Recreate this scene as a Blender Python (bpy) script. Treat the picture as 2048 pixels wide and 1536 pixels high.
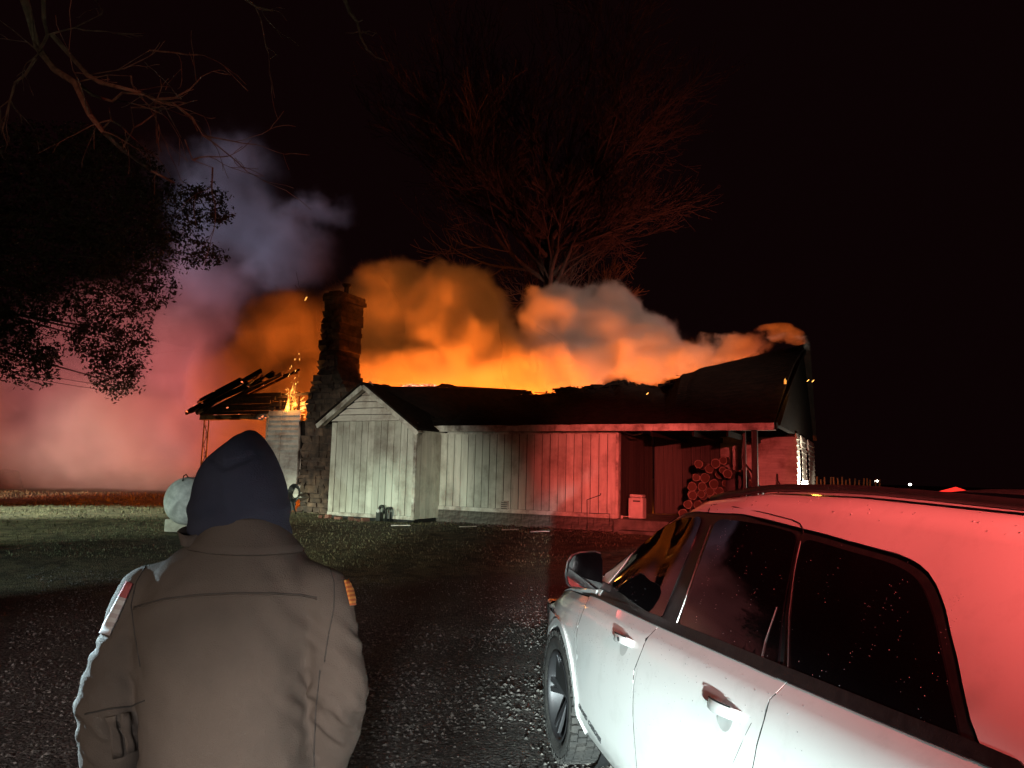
import bpy, bmesh, math, random
import numpy as np
from mathutils import Vector, Matrix, noise
from mathutils.geometry import delaunay_2d_cdt
from mathutils.bvhtree import BVHTree
random.seed(7); np.random.seed(7)
R = math.radians
for o in list(bpy.data.objects): bpy.data.objects.remove(o)
S = bpy.context.scene; COL = S.collection

# ------------------------------------------------------------------ camera
F, PITCH, ROLL, CH = 1450.0, R(7), R(1.4), 1.8
fw = Vector((0, math.cos(PITCH), math.sin(PITCH))); up = Vector((0, -math.sin(PITCH), math.cos(PITCH))); rt = Vector((1, 0, 0))
CR = rt*math.cos(ROLL) + up*math.sin(ROLL); CU = -rt*math.sin(ROLL) + up*math.cos(ROLL); CC = Vector((0, 0, CH))
def ray(x, y): return fw + CR*((x-1024)/F) - CU*((y-768)/F)
def at(x, y, Y): d = ray(x, y); return CC + d*(Y/d.y)
def proj(P):
    d = P-CC; k = d.dot(fw); return (1024+F*d.dot(CR)/k, 768-F*d.dot(CU)/k)
cd = bpy.data.cameras.new('camera'); cam = bpy.data.objects.new('camera', cd); COL.objects.link(cam)
cd.sensor_width = 36; cd.lens = 36*F/2048; cd.clip_start = .05; cd.clip_end = 2000
cam.matrix_world = Matrix.Translation(CC) @ Matrix((CR, CU, -fw)).transposed().to_4x4()
S.camera = cam
# ------------------------------------------------------------------ world, exposure
W = bpy.data.worlds.new("World"); S.world = W; W.use_nodes = True
bg = W.node_tree.nodes['Background']; bg.inputs[0].default_value = (.9, .25, .3, 1); bg.inputs[1].default_value = .0035
S.view_settings.view_transform = 'Standard'; S.view_settings.look = 'None'; S.view_settings.exposure = 0; S.view_settings.gamma = 1
S.cycles.volume_bounces = 1; S.cycles.max_bounces = 5; S.cycles.diffuse_bounces = 2; S.cycles.glossy_bounces = 3
S.cycles.volume_step_rate = .8; S.cycles.volume_max_steps = 256
S.cycles.use_denoising = True; S.cycles.sample_clamp_indirect = 4; S.cycles.caustics_reflective = False
# ------------------------------------------------------------------ lamps (fire engines and headlights round the place, the fire itself, one added orange fill)
HT = R(27); UU = Vector((math.cos(HT), -math.sin(HT), 0)); VV = Vector((math.sin(HT), math.cos(HT), 0))
_d = ray(860, 940); HO = CC + _d*(21/_d.y); HO.z = 0
def HW(u, v, z): return HO + UU*u + VV*v + Vector((0, 0, z))
def spot(name, loc, to, power, col, deg, blend=.3, rad=.08):
    l = bpy.data.lights.new(name, 'SPOT'); l.energy = power; l.color = col; l.spot_size = R(deg); l.spot_blend = blend; l.shadow_soft_size = rad
    o = bpy.data.objects.new(name, l); COL.objects.link(o); o.location = loc
    o.rotation_euler = (Vector(to)-Vector(loc)).to_track_quat('-Z', 'Y').to_euler(); return o
def point(name, loc, power, col, rad=.3):
    l = bpy.data.lights.new(name, 'POINT'); l.energy = power; l.color = col; l.shadow_soft_size = rad
    o = bpy.data.objects.new(name, l); COL.objects.link(o); o.location = loc; return o
RED = (1, .085, .06)
# on the house front: headlights of one engine on the bay, red beacon on the right half
spot('headlight_lamp', (-4.6, -7, 2.0), HW(-1.1, -1, 1.6), 10500, (1, .93, .72), 13, .6, .06)
spot('headlight_lamp', (-4.8, -7, 1.4), HW(-.6, -1, .5), 7500, (.66, 1, .72), 8, .9, .06)
spot('headlight_lamp', (-4.2, -7, 2.0), HW(1.3, 0, .9), 4600, (.88, 1, .74), 9.5, .9, .06)
spot('beacon_lamp', (.5, -7, 3.9), HW(5.3, 1, 2.0), 21000, (1, .12, .09), 11, .85, .1)
spot('beacon_lamp', (.5, -7, 3.9), HW(8.4, 2, 1.9), 1300, RED, 12, .6, .1)
spot('beacon_lamp', (-4, -8, 3.2), HW(0, 0, 1.8), 1100, (1, .12, .06), 30, .8, .1)
# on the car
spot('beacon_lamp', (1.3, -5.0, 4.0), (2.8, 3.2, 1.9), 12500, (1, .115, .10), 34, .8, .12)
spot('headlight_lamp', (-.35, -5.6, .9), (.95, 3.5, .10), 25000, (.82, 1, .96), 16.5, 1, .10)
# on the person and the gravel
spot('flood_lamp', (-3.0, -4.6, 2.4), (-.95, 2.2, .80), 430, (1, .80, .62), 24, .9, .06)
spot('flood_lamp', (1.4, -4.4, 1.7), (-.50, 2.1, 1.25), 300, (.80, .88, 1), 17, .9, .06)
spot('flood_lamp', (.0, -3.2, 1.7), (-.12, 5.2, 0), 1500, (1, .97, .95), 25, 1, .2)
spot('flood_lamp', (-3.2, -2.2, 1.8), (-3.6, 6.0, 0), 1500, (1, .95, .9), 30, 1, .2)
spot('headlight_lamp', (-6.6, 5.6, 2.6), (-1.24, 2.0, 1.05), 12000, (.62, .88, 1), 10, .6, .05)
# across the grass from the left
spot('headlight_lamp', (-9.5, 4.5, 1.5), (-6.4, 15, .8), 1600, (.75, 1, .95), 34, .6, .08)
spot('headlight_lamp', (-22, 15, 4.2), at(-60, 1022, 19), 36000, (.88, 1, .74), 30, .9, .08)
spot('headlight_lamp', (-20, 9, 4.5), at(90, 1045, 16), 9000, (.80, 1, .74), 26, .9, .08)
# into the smoke and the trees
spot('orange_smoke_fill', (4.5, -9, 4), at(890, 635, 29), 42000, (1, .25, .035), 15, .8, .3)  # added fill from behind the camera, brightens the orange smoke
spot('beacon_lamp', (-12, 8, 3.5), at(410, 820, 34), 22000, (1, .13, .11), 19, .9, .2)
spot('beacon_lamp', (-15, 8, 3.5), at(230, 760, 34), 50000, (1, .26, .26), 34, .9, .2)
spot('beacon_lamp', (18, 27, 1), (2, 34, 13), 7500, (1, .19, .11), 70, .9, .2)
spot('flood_lamp', (-6, -5, 3.5), (-4.6, 6.5, 6.5), 200, (1, .88, .62), 50, .9, .1)
point('fire_lamp', HW(-3.0, 5.2, 1.4), 5200, (1, .165, .012), .35)
point('fire_lamp', HW(-.6, 4.8, 1.2), 4200, (1, .165, .012), .35)
point('fire_lamp', HW(2.0, 4.9, 1.0), 3200, (1, .165, .012), .35)
point('fire_lamp', HW(5.0, 5.8, .8), 450, (1, .30, .06), .35)
point('fire_lamp', HW(-6.6, 4.6, 1.0), 700, (1, .17, .02), .35)
spot('flood_lamp', (9, -8, 4.5), at(1250, 670, 27), 36000, (1, .60, .45), 14, .8, .3)
spot('flood_lamp', (-22, 12, 1.5), at(170, 955, 33), 22000, (1, .80, .56), 27, 1, .3)
spot('flood_lamp', (-20, 10, 3), at(500, 420, 38), 19000, (.78, .74, 1), 24, .8, .3)

spot('headlight_lamp', (-10, -3, 2.0), at(566, 905, 23.4), 5200, (1, .96, .82), 8, .8, .06)

# ------------------------------------------------------------------ helpers
def tag(o, label=None, cat=None, group=None, kind=None):
    if label: o['label'] = label
    if cat: o['category'] = cat
    if group: o['group'] = group
    if kind: o['kind'] = kind
    return o
def link(name, me, parent=None):
    o = bpy.data.objects.new(name, me); COL.objects.link(o)
    if parent: o.parent = parent
    return o
def empty(name, loc=(0, 0, 0), rz=0):
    o = bpy.data.objects.new(name, None); COL.objects.link(o); o.location = loc; o.rotation_euler = (0, 0, rz); o.empty_display_size = .1; return o
def mesh(name, vs, fs, m=None, parent=None, smooth=False):
    me = bpy.data.meshes.new(name); me.from_pydata([tuple(v) for v in vs], [], fs); me.update()
    if smooth: me.polygons.foreach_set('use_smooth', [True]*len(me.polygons))
    if m: me.materials.append(m)
    return link(name, me, parent)
class MB:
    def __init__(s): s.v = []; s.f = []
    def add(s, vs, fs):
        n = len(s.v); s.v += [tuple(v) for v in vs]; s.f += [tuple(i+n for i in f) for f in fs]; return s
    def box(s, lo, hi, j=0):
        x0, y0, z0 = lo; x1, y1, z1 = hi
        vs = [(x0, y0, z0), (x1, y0, z0), (x1, y1, z0), (x0, y1, z0), (x0, y0, z1), (x1, y0, z1), (x1, y1, z1), (x0, y1, z1)]
        if j: vs = [tuple(c+random.uniform(-j, j) for c in v) for v in vs]
        return s.add(vs, [(0, 3, 2, 1), (4, 5, 6, 7), (0, 1, 5, 4), (1, 2, 6, 5), (2, 3, 7, 6), (3, 0, 4, 7)])
    def bar(s, a, b, w, h, upv=(0, 0, 1), j=0):
        a = Vector(a); b = Vector(b); d = (b-a).normalized(); sd = d.cross(Vector(upv))
        if sd.length < 1e-4: sd = d.cross(Vector((0, 1, 0)))
        sd.normalize(); u = sd.cross(d)
        vs = []
        for p in (a, b):
            for (i, k) in ((-1, -1), (1, -1), (1, 1), (-1, 1)):
                vs.append(p + sd*(i*w/2+random.uniform(-j, j)) + u*(k*h/2+random.uniform(-j, j)))
        return s.add(vs, [(0, 1, 2, 3), (7, 6, 5, 4), (0, 4, 5, 1), (1, 5, 6, 2), (2, 6, 7, 3), (3, 7, 4, 0)])
    def tube(s, pts, rs, n=8, caps=True):
        pts = [Vector(p) for p in pts]
        if not hasattr(rs, '__len__'): rs = [rs]*len(pts)
        vs = []; fs = []; ref = Vector((.13, .21, .97))
        for i, p in enumerate(pts):
            d = (pts[min(i+1, len(pts)-1)]-pts[max(i-1, 0)])
            if d.length < 1e-9: d = Vector((0, 0, 1))
            d.normalize(); a = d.cross(ref)
            if a.length < .05: a = d.cross(Vector((1, 0, 0)))
            a.normalize(); b = d.cross(a)
            for k in range(n):
                t = 2*math.pi*k/n; vs.append(p + (a*math.cos(t)+b*math.sin(t))*rs[i])
        for i in range(len(pts)-1):
            for k in range(n):
                k2 = (k+1) % n; fs.append((i*n+k, i*n+k2, (i+1)*n+k2, (i+1)*n+k))
        if caps: fs.append(tuple(range(n-1, -1, -1))); fs.append(tuple(range((len(pts)-1)*n, len(pts)*n)))
        return s.add(vs, fs)
    def lathe(s, prof, n=32, M=None, closed=False):   # prof: (r, h) about z
        vs = []; fs = []; m = len(prof)
        for k in range(n):
            t = 2*math.pi*k/n
            for r_, h in prof: vs.append((r_*math.cos(t), r_*math.sin(t), h))
        for k in range(n):
            k2 = (k+1) % n
            for i in range(m if closed else m-1):
                j2 = (i+1) % m; fs.append((k*m+i, k2*m+i, k2*m+j2, k*m+j2))
        if M: vs = [M @ Vector(v) for v in vs]
        return s.add(vs, fs)
    def build(s, name, m, parent=None, smooth=False): return mesh(name, s.v, s.f, m, parent, smooth)
def box(name, lo, hi, m, parent=None, j=0): return MB().box(lo, hi, j).build(name, m, parent)
def bevel(o, w, n=2, ang=30):
    md = o.modifiers.new('b', 'BEVEL'); md.width = w; md.segments = n; md.limit_method = 'ANGLE'; md.angle_limit = R(ang); return o

# ------------------------------------------------------------------ materials
class NT:
    def __init__(s, m): s.t = m.node_tree; s.N = s.t.nodes; s.L = s.t.links
    def n(s, ty, **k):
        x = s.N.new(ty)
        for a, b in k.items(): setattr(x, a, b)
        return x
    def put(s, node, i, v):
        if isinstance(v, bpy.types.NodeSocket): s.L.new(v, node.inputs[i])
        elif v is not None: node.inputs[i].default_value = v
    def math(s, op, a, b=None, c=None, clamp=False):
        x = s.n('ShaderNodeMath', operation=op); x.use_clamp = clamp
        for i, v in enumerate((a, b, c)): s.put(x, i, v)
        return x.outputs[0]
    def vmath(s, op, a, b=None):
        x = s.n('ShaderNodeVectorMath', operation=op); s.put(x, 0, a); s.put(x, 1, b)
        return x.outputs['Value'] if op in ('LENGTH', 'DISTANCE') else x.outputs[0]
    def noise(s, vec, sc, det=4, rough=.55, out=0):
        x = s.n('ShaderNodeTexNoise'); s.put(x, 'Vector', vec); x.inputs['Scale'].default_value = sc; x.inputs['Detail'].default_value = det; x.inputs['Roughness'].default_value = rough
        return x.outputs[out]
    def maprange(s, v, a, b, c, d, smooth=False):
        x = s.n('ShaderNodeMapRange', interpolation_type='SMOOTHSTEP' if smooth else 'LINEAR')
        for i, q in enumerate((v, a, b, c, d)): s.put(x, i, q)
        return x.outputs[0]
    def mix(s, f, a, b, mode='MIX'):
        x = s.n('ShaderNodeMix', data_type='RGBA', blend_type=mode); s.put(x, 0, f); s.put(x, 6, a); s.put(x, 7, b); return x.outputs[2]
    def scale(s, vec, k):
        x = s.n('ShaderNodeMapping'); s.put(x, 'Vector', vec); x.inputs['Scale'].default_value = k; return x.outputs[0]
def newmat(name):
    m = bpy.data.materials.new(name); m.use_nodes = True; t = NT(m); b = t.N['Principled BSDF']; return m, t, b
def c4(c): return (*c, 1)
def surf(name, c1, c2=None, sc=6, rough=.7, bump=.2, bsc=40, metal=0, stretch=(1, 1, 1), dirt=None, dsc=1.2, rnd=0, spec=.4, coat=0, det=5, lo=.35, hi=.65, world=False):
    m, t, b = newmat(name); co = t.n('ShaderNodeNewGeometry').outputs['Position'] if world else t.n('ShaderNodeTexCoord').outputs['Object']; v = t.scale(co, stretch)
    c2 = c2 or tuple(x*.7 for x in c1)
    col = t.mix(t.maprange(t.noise(v, sc, det), lo, hi, 0, 1), c4(c1), c4(c2))
    if dirt:
        col = t.mix(t.maprange(t.noise(co, dsc, 6, .65), .46, .66, 0, dirt[3]), col, c4(dirt[:3]))
        if world: col = t.mix(t.maprange(t.noise(t.scale(co, (5, 5, .5)), 1.6, 5, .7), .55, .75, 0, dirt[3]*.8), col, c4(dirt[:3]))
    if rnd:
        oi = t.n('ShaderNodeObjectInfo').outputs['Random']; hs = t.n('ShaderNodeHueSaturation'); t.put(hs, 'Value', t.maprange(oi, 0, 1, 1-rnd, 1+rnd)); t.put(hs, 'Color', col); col = hs.outputs[0]
    t.put(b, 'Base Color', col); b.inputs['Roughness'].default_value = rough; b.inputs['Metallic'].default_value = metal
    b.inputs['Specular IOR Level'].default_value = spec; b.inputs['Coat Weight'].default_value = coat; b.inputs['Coat Roughness'].default_value = .03
    if bump:
        bp = t.n('ShaderNodeBump'); bp.inputs['Strength'].default_value = bump; bp.inputs['Distance'].default_value = .02
        t.put(bp, 'Height', t.noise(v, bsc, 4)); t.put(b, 'Normal', bp.outputs[0])
    return m
def glow(name, col, st, col2=None, sc=8, power=2.0):
    m, t, b = newmat(name); b.inputs['Base Color'].default_value = (0.02, .01, .01, 1)
    if col2:
        co = t.n('ShaderNodeTexCoord').outputs['Object']; f = t.maprange(t.noise(co, sc, 5), .38, .66, 0, 1)
        t.put(b, 'Emission Color', t.mix(f, c4(col), c4(col2))); t.put(b, 'Emission Strength', t.math('MULTIPLY', t.math('POWER', f, power), st))
    else: b.inputs['Emission Color'].default_value = c4(col); b.inputs['Emission Strength'].default_value = st
    return m
M = dict(
 plank=surf('white_plank', (.60, .60, .53), (.46, .46, .40), 2, .55, .25, 20, stretch=(3, 3, .4), dirt=(.22, .19, .155, .75), dsc=1.15, rnd=.12, world=True),
 trim=surf('white_trim', (.62, .61, .55), (.42, .38, .32), 4, .5, .15, 40, dirt=(.08, .05, .04, .8), dsc=2.4, world=True),
 clap=surf('clapboard', (.60, .58, .52), (.50, .47, .42), 4, .6, .2, 40, stretch=(.6, .6, 6), dirt=(.2, .13, .1, .75), dsc=1.6, rnd=.08, world=True),
 dark=surf('charred_wood', (.010, .008, .007), (.022, .017, .014), 9, .95, .9, 30, spec=.08),
 char=surf('scorched_board', (.06, .032, .022), (.018, .013, .011), 5, .75, .8, 26, rnd=.3),
 halfchar=surf('half_burnt_board', (.40, .33, .28), (.05, .03, .022), 2.2, .75, .6, 26, lo=.42, hi=.55),
 shingle=surf('shingles', (.020, .013, .011), (.009, .007, .006), 5, .95, .9, 40, spec=.08),
 block=surf('foundation_block', (.16, .15, .13), (.08, .075, .065), 3, .9, .4, 40, dirt=(.05, .045, .035, .7), dsc=1.5),
 stone=surf('chimney_stone', (.15, .095, .065), (.055, .037, .028), 5, .85, .8, 22, rnd=.42, dirt=(.03, .02, .018, .75), dsc=1.3, world=True),
 mortar=surf('mortar', (.11, .085, .07), (.05, .04, .033), 8, .95, .6, 40),
 iron=surf('black_iron', (.03, .028, .028), None, 10, .5, .1, 50, metal=.6),
 sidewall=surf('carport_board', (.075, .06, .05), (.025, .02, .018), 4, .7, .3, 30, stretch=(5, 5, .5), rnd=.25),
 door=surf('door_paint', (.20, .13, .11), (.11, .07, .06), 4, .6, .1, 30),
 bark=surf('bark', (.16, .125, .10), (.08, .062, .05), 8, .9, .9, 30, stretch=(1, 1, .3)),
 logend=surf('log_end', (.48, .33, .21), (.30, .19, .12), 9, .8, .4, 40),
 tank=surf('tank_paint', (.62, .63, .60), (.40, .42, .41), 9, .5, .15, 30, dirt=(.25, .24, .22, .6), dsc=3),
 concrete=surf('concrete', (.42, .40, .34), (.28, .26, .22), 7, .9, .4, 40),
 plastic=surf('pale_plastic', (.55, .50, .46), (.45, .41, .38), 4, .5, .05, 40),
 black=surf('black_plastic', (.012, .012, .013), (.02, .02, .02), 30, .45, .1, 120),
 rubber=surf('tyre_rubber', (.018, .018, .018), (.036, .034, .032), 9, .85, .4, 60),
 alloy=surf('dark_alloy', (.07, .07, .075), (.05, .05, .055), 4, .5, .03, 40, metal=.7),
 glass=surf('dark_glass', (.004, .004, .005), None, 3, .03, 0, spec=.55),
 underbody=surf('underbody', (.008, .008, .009), None, 6, .7, 0),
 badge=surf('badge_metal', (.09, .095, .10), None, 6, .35, 0, metal=.5),
 red_brick=surf('brick', (.22, .10, .07), (.12, .06, .05), 8, .9, .5, 40, rnd=.3),
 leaf=surf('evergreen_leaf', (.055, .05, .03), (.09, .07, .04), 5, .75, 0, rnd=0),
 grass=surf('grass_blade', (.15, .135, .075), (.06, .065, .03), 2.5, .85, 0, lo=.4, hi=.6),
 gravel_stone=surf('gravel_stone', (.21, .195, .18), (.085, .08, .075), 12, .9, .3, 90, lo=.42, hi=.6),
 wire=surf('wire', (.03, .03, .03), None, 6, .6, 0),
)
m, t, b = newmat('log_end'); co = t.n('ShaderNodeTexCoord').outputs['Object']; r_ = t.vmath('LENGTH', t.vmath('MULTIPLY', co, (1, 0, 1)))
col = t.mix(t.maprange(t.math('ADD', r_, t.math('MULTIPLY', t.noise(co, 5, 3), .08)), .41, .46, 0, 1), (.10, .05, .03, 1), (.38, .30, .22, 1)); col = t.mix(t.maprange(t.math('SINE', t.math('MULTIPLY', r_, 90)), -1, 1, 0, .35), col, (.06, .03, .02, 1))  # pale outer ring: light on the bark rim put into the colour
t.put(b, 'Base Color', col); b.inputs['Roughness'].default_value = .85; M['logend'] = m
# car paint: white with light flecks of water and dirt
m, t, b = newmat('white_car_paint'); co = t.n('ShaderNodeTexCoord').outputs['Object']
t.put(b, 'Base Color', t.mix(t.maprange(t.noise(co, 7, 6, .7), .52, .72, 0, .35), (.74, .76, .76, 1), (.52, .53, .52, 1)))
b.inputs['Roughness'].default_value = .35; b.inputs['Coat Weight'].default_value = .8; b.inputs['Coat Roughness'].default_value = .06
bp = t.n('ShaderNodeBump'); bp.inputs['Strength'].default_value = .03; bp.inputs['Distance'].default_value = .003; t.put(bp, 'Height', t.noise(co, 160, 3)); t.put(b, 'Normal', bp.outputs[0]); M['paint'] = m
m, t, b = newmat('water_drop'); b.inputs['Base Color'].default_value = (.32, .33, .35, 1); b.inputs['Roughness'].default_value = .2; b.inputs['Specular IOR Level'].default_value = .6; M['drop'] = m

# ------------------------------------------------------------------ ground
def sstep(a, b, x): x = min(1, max(0, (x-a)/(b-a))); return x*x*(3-2*x)
def gh(x, y):
    h = .36*sstep(8.5, 18, y) + .10*sstep(-3, -12, x)*sstep(12, 26, y)
    h += .05*sstep(12.2+.12*x, 13.4+.12*x, y+.6*math.sin(x*.5))-.0
    far = sstep(44, 75, y); h -= 1.3*far
    nz = noise.fractal(Vector((x*.22, y*.22, 0)), 1, 2, 4)*.05*sstep(4, 14, y) + noise.fractal(Vector((x*1.7, y*1.7, 3)), 1, 2, 3)*.010
    return h+nz
def axis(segs):
    out = []
    for a, b_, s in segs:
        n = max(1, round((b_-a)/s)); out += [a+(b_-a)*i/n for i in range(n)]
    out.append(segs[-1][1]); return out
xs = axis([(-400, -60, 40), (-60, -20, 4), (-20, -6, .35), (-6, 5, .12), (5, 14, .5), (14, 60, 5), (60, 400, 40)])
ys = axis([(-40, -4, 4), (-4, 1.5, .6), (1.5, 9, .10), (9, 22, .22), (22, 50, 1.2), (50, 120, 6), (120, 900, 60)])
vs = [(x, y, gh(x, y)) for y in ys for x in xs]; nx = len(xs)
fs = [(j*nx+i, j*nx+i+1, (j+1)*nx+i+1, (j+1)*nx+i) for j in range(len(ys)-1) for i in range(nx-1)]
m, t, b = newmat('ground'); geo = t.n('ShaderNodeNewGeometry').outputs['Position']
sx = t.n('ShaderNodeSeparateXYZ'); t.put(sx, 0, geo)
edge = t.math('SUBTRACT', t.math('ADD', sx.outputs[1], t.math('MULTIPLY', t.noise(geo, .7, 5), 1.6)), t.math('ADD', t.math('MULTIPLY', sx.outputs[0], .32), 12.2))
isgrass = t.maprange(edge, 0, 1.1, 0, 1, True)
vor = t.n('ShaderNodeTexVoronoi'); t.put(vor, 'Vector', geo); vor.inputs['Scale'].default_value = 42
fine = t.noise(geo, 90, 3)
grav = t.mix(t.maprange(t.noise(geo, 1.1, 5), .35, .65, 0, 1), (.050, .043, .040, 1), (.105, .094, .088, 1))
grav = t.mix(t.maprange(vor.outputs['Color'], .45, .95, 0, .85), grav, (.20, .185, .17, 1)); grav = t.mix(t.maprange(t.noise(geo, 20, 4), .5, .62, 0, .6), grav, (.03, .025, .022, 1))
gr = t.mix(t.maprange(t.noise(geo, 3.2, 7, .75), .42, .58, 0, 1), (.045, .042, .022, 1), (.17, .145, .08, 1)); gr = t.mix(t.maprange(fine, .4, .7, 0, .6), gr, (.035, .035, .02, 1))
dirt = t.mix(t.noise(geo, 3, 5), (.05, .036, .028, 1), (.085, .06, .045, 1))
col = t.mix(t.maprange(edge, -1.6, -.2, 0, 1, True), grav, dirt); col = t.mix(isgrass, col, gr)
t.put(b, 'Base Color', col); b.inputs['Roughness'].default_value = .8; b.inputs['Specular IOR Level'].default_value = .35
bp = t.n('ShaderNodeBump'); bp.inputs['Strength'].default_value = 1; bp.inputs['Distance'].default_value = .035
t.put(bp, 'Height', t.math('ADD', t.math('MULTIPLY', vor.outputs['Distance'], -1.2), t.math('ADD', t.noise(geo, 9, 5), fine))); t.put(b, 'Normal', bp.outputs[0]); M['ground'] = m
tag(mesh('ground', vs, fs, m, smooth=True), kind='structure')

# loose gravel: many little stones as one mesh
def scatter(name, n, gen, shape, mat, label=None):
    V = []; Fc = []; k = len(shape[0]); sv = np.array(shape[0])
    for i in range(n):
        g = gen()
        if g is None: continue
        (x, y, z), s, rz = g
        c_, s_ = math.cos(rz), math.sin(rz); p = sv*np.array(s)*np.random.uniform(.75, 1.25, sv.shape)
        q = np.stack([p[:, 0]*c_-p[:, 1]*s_+x, p[:, 0]*s_+p[:, 1]*c_+y, p[:, 2]+z], 1)
        n0 = len(V)*k; V.append(q); Fc += [tuple(a+n0 for a in f) for f in shape[1]]
    V = np.concatenate(V); o = mesh(name, V.tolist(), Fc, mat); tag(o, kind='stuff')
    if label: o['label'] = label
    return o
OCT = ([(1, 0, 0), (0, 1, 0), (-1, 0, 0), (0, -1, 0), (0, 0, .8), (0, 0, -.6)], [(0, 1, 4), (1, 2, 4), (2, 3, 4), (3, 0, 4), (1, 0, 5), (2, 1, 5), (3, 2, 5), (0, 3, 5)])
def gstone():
    y = 2.3+random.random()**1.5*9.5; x = random.uniform(-.62*y-.3, .5*y)
    if noise.noise(Vector((x*.9, y*.9, 5)))+random.uniform(-.35, .35) < -.12: return None
    s = random.uniform(.005, .014)*(1+.25*random.random()**4*4)
    return (x, y, gh(x, y)+s*.25), (s, s*random.uniform(.6, 1), s*.7), random.uniform(0, 6.3)
scatter('gravel', 34000, gstone, OCT, M['gravel_stone'], 'loose grey gravel spread over the dark driveway')
BL = ([(-.5, 0, 0), (.5, 0, 0), (.15, .5, 1)], [(0, 1, 2)])
def gblade():
    y = 12.6+random.random()**1.1*19; x = random.uniform(-.78*y-2, .35*y)
    e = y-.32*x-12.4+noise.noise(Vector((x*.7, y*.7, 0)))*.8
    if e < .3 or noise.noise(Vector((x*.45, y*.8, 9)))+random.uniform(-.4, .4) < -.1: return None
    s = random.uniform(.012, .036)*(1+.6*random.random()**5)*max(1, (y/15)**1.3)
    return (x, y, gh(x, y)-.005), (.012+s*.35, s*.7, s), random.uniform(0, 6.3)
scatter('grass', 60000, gblade, BL, M['grass'], 'short patchy winter grass on the bank beyond the driveway')
def gstraw():
    y = 2.3+random.random()**1.3*5; x = random.uniform(-.1*y, .25*y)
    s = random.uniform(.03, .09); return (x, y, gh(x, y)+.008), (.0022, s, .012), random.uniform(0, 6.3)
scatter('dead_straw', 260, gstraw, BL, surf('straw', (.34, .32, .26), None, 5, .8, 0), 'scattered dead straw stalks on the gravel')

# ------------------------------------------------------------------ the burning house
house = empty('burning_house', HO, -HT)
tag(house, 'long low white board house on fire with its roof burnt through and a stone chimney', 'house')
def HP(px, py, v):
    d = ray(px, py); k = ((HO+VV*v-CC).dot(VV))/d.dot(VV); W_ = CC+d*k; return ((W_-HO).dot(UU), W_.z)
def child(name, mb, m, par=house, sm=False): return mb.build(name, m, par, sm)
def unit(name, m): return MB().box((0, 0, 0), (1, 1, 1)).build(name, m, house)
# plank factory: shared unit-ish mesh scaled per board (corner jitter lives in the mesh)
plank_me = []
for k in range(3):
    b_ = MB().box((0, 0, 0), (1, 1, 1)); b_.v = [(x+random.uniform(-.012, .012)*(1 if 1 else 0), y, z+random.uniform(-.002, .002)) for x, y, z in b_.v]
    me = bpy.data.meshes.new('plank'); me.from_pydata(b_.v, [], b_.f); me.materials.append(M['plank']); plank_me.append(me)
def place(me, name, par, loc, sc, rot=(0, 0, 0)):
    o = link(name, me, par); o.location = loc; o.scale = sc; o.rotation_euler = rot; return o
Z0, Z1 = .75, 2.88
wall = box('wall', (.06, .03, .36), (5.62, .15, 2.98), M['underbody'], house)
n = 23; x0, x1 = .34, 5.585; w_ = (x1-x0)/n
for k in range(n): place(random.choice(plank_me), 'plank', wall, (x0+k*w_+.010, -.0+random.uniform(-.004, .004), Z0+.09), (w_-.020, .028, Z1-Z0-.10))
place(plank_me[0], 'plank', wall, (.07, .004, Z0+.09), (.255, .028, Z1-Z0-.1))
child('base_trim', MB().box((.06, -.022, Z0-.02), (5.60, .028, Z0+.085)), M['trim'])
child('corner_trim', MB().box((5.588, -.026, Z0-.02), (5.66, .15, 2.9)), M['trim'])
child('frieze', MB().box((.30, -.03, Z1-.03), (5.66, .028, Z1+.03)), M['trim'])
bevel(child('fascia', MB().box((.16, -.47, 2.90), (9.46, -.44, 3.07)), M['trim']), .006)
child('soffit', MB().box((.16, -.44, 2.92), (9.44, .03, 2.945)), M['trim'])
# foundation of blocks, each one set in the joint-dark backing
found = box('foundation', (.10, .02, .1), (5.62, .14, Z0-.02), M['mortar'], house)
bme = MB().box((0, 0, 0), (1, 1, 1), .01); me = bpy.data.meshes.new('foundation_block'); me.from_pydata(bme.v, [], bme.f); me.materials.append(M['block'])
for r_ in range(3):
    for k in range(14):
        xx = .1+k*.41-(.2 if r_ % 2 else 0); a = max(xx, .1); c_ = min(xx+.40, 5.6)
        if c_-a > .05: place(me, 'foundation_block', found, (a, -.012+random.uniform(-.006, .004), .13+r_*.2), (c_-a, .04, .19))
slab = box('porch_slab', (5.64, -.35, .1), (9.5, 3.0, .74), M['block'], house); bevel(slab, .02)
box('slab_step', (5.9, -.75, .1), (7.2, -.37, .50), M['block'], house)

# gable bay that stands forward of the wall
BU0, BU1, BV = -2.66, .30, -1.2
bay = box('gable_bay', (BU0+.03, BV+.03, .12), (BU1-.02, .03, 3.02), M['underbody'], house)
n = 12; w_ = (BU1-BU0-.26)/n
for k in range(n): place(random.choice(plank_me), 'plank', bay, (BU0+.20+k*w_+.009, BV+random.uniform(-.004, .004), .58), (w_-.018, .028, 2.58))
place(plank_me[1], 'plank', bay, (BU0+.01, BV-.004, .58), (.17, .03, 2.55))
for k in range(5): place(random.choice(plank_me), 'plank', bay, (BU1+.012, BV+.03+k*.236, .5), (.026, .225, 2.45)).data = me if False else plank_me[k % 3]
child('bay_base_trim', MB().box((BU0, BV-.02, .48), (BU1+.01, BV+.026, .575)), M['trim'], bay)
child('corner_trim', MB().box((BU1-.055, BV-.024, .48), (BU1+.035, BV+.028, 3.1)), M['trim'], bay)
ax, az = -1.36, 4.20        # apex
gz = 3.17                   # bottom of the gable boards
def rz(x): return az-.10-abs(x-ax)*.70      # underside line of the rakes
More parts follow.
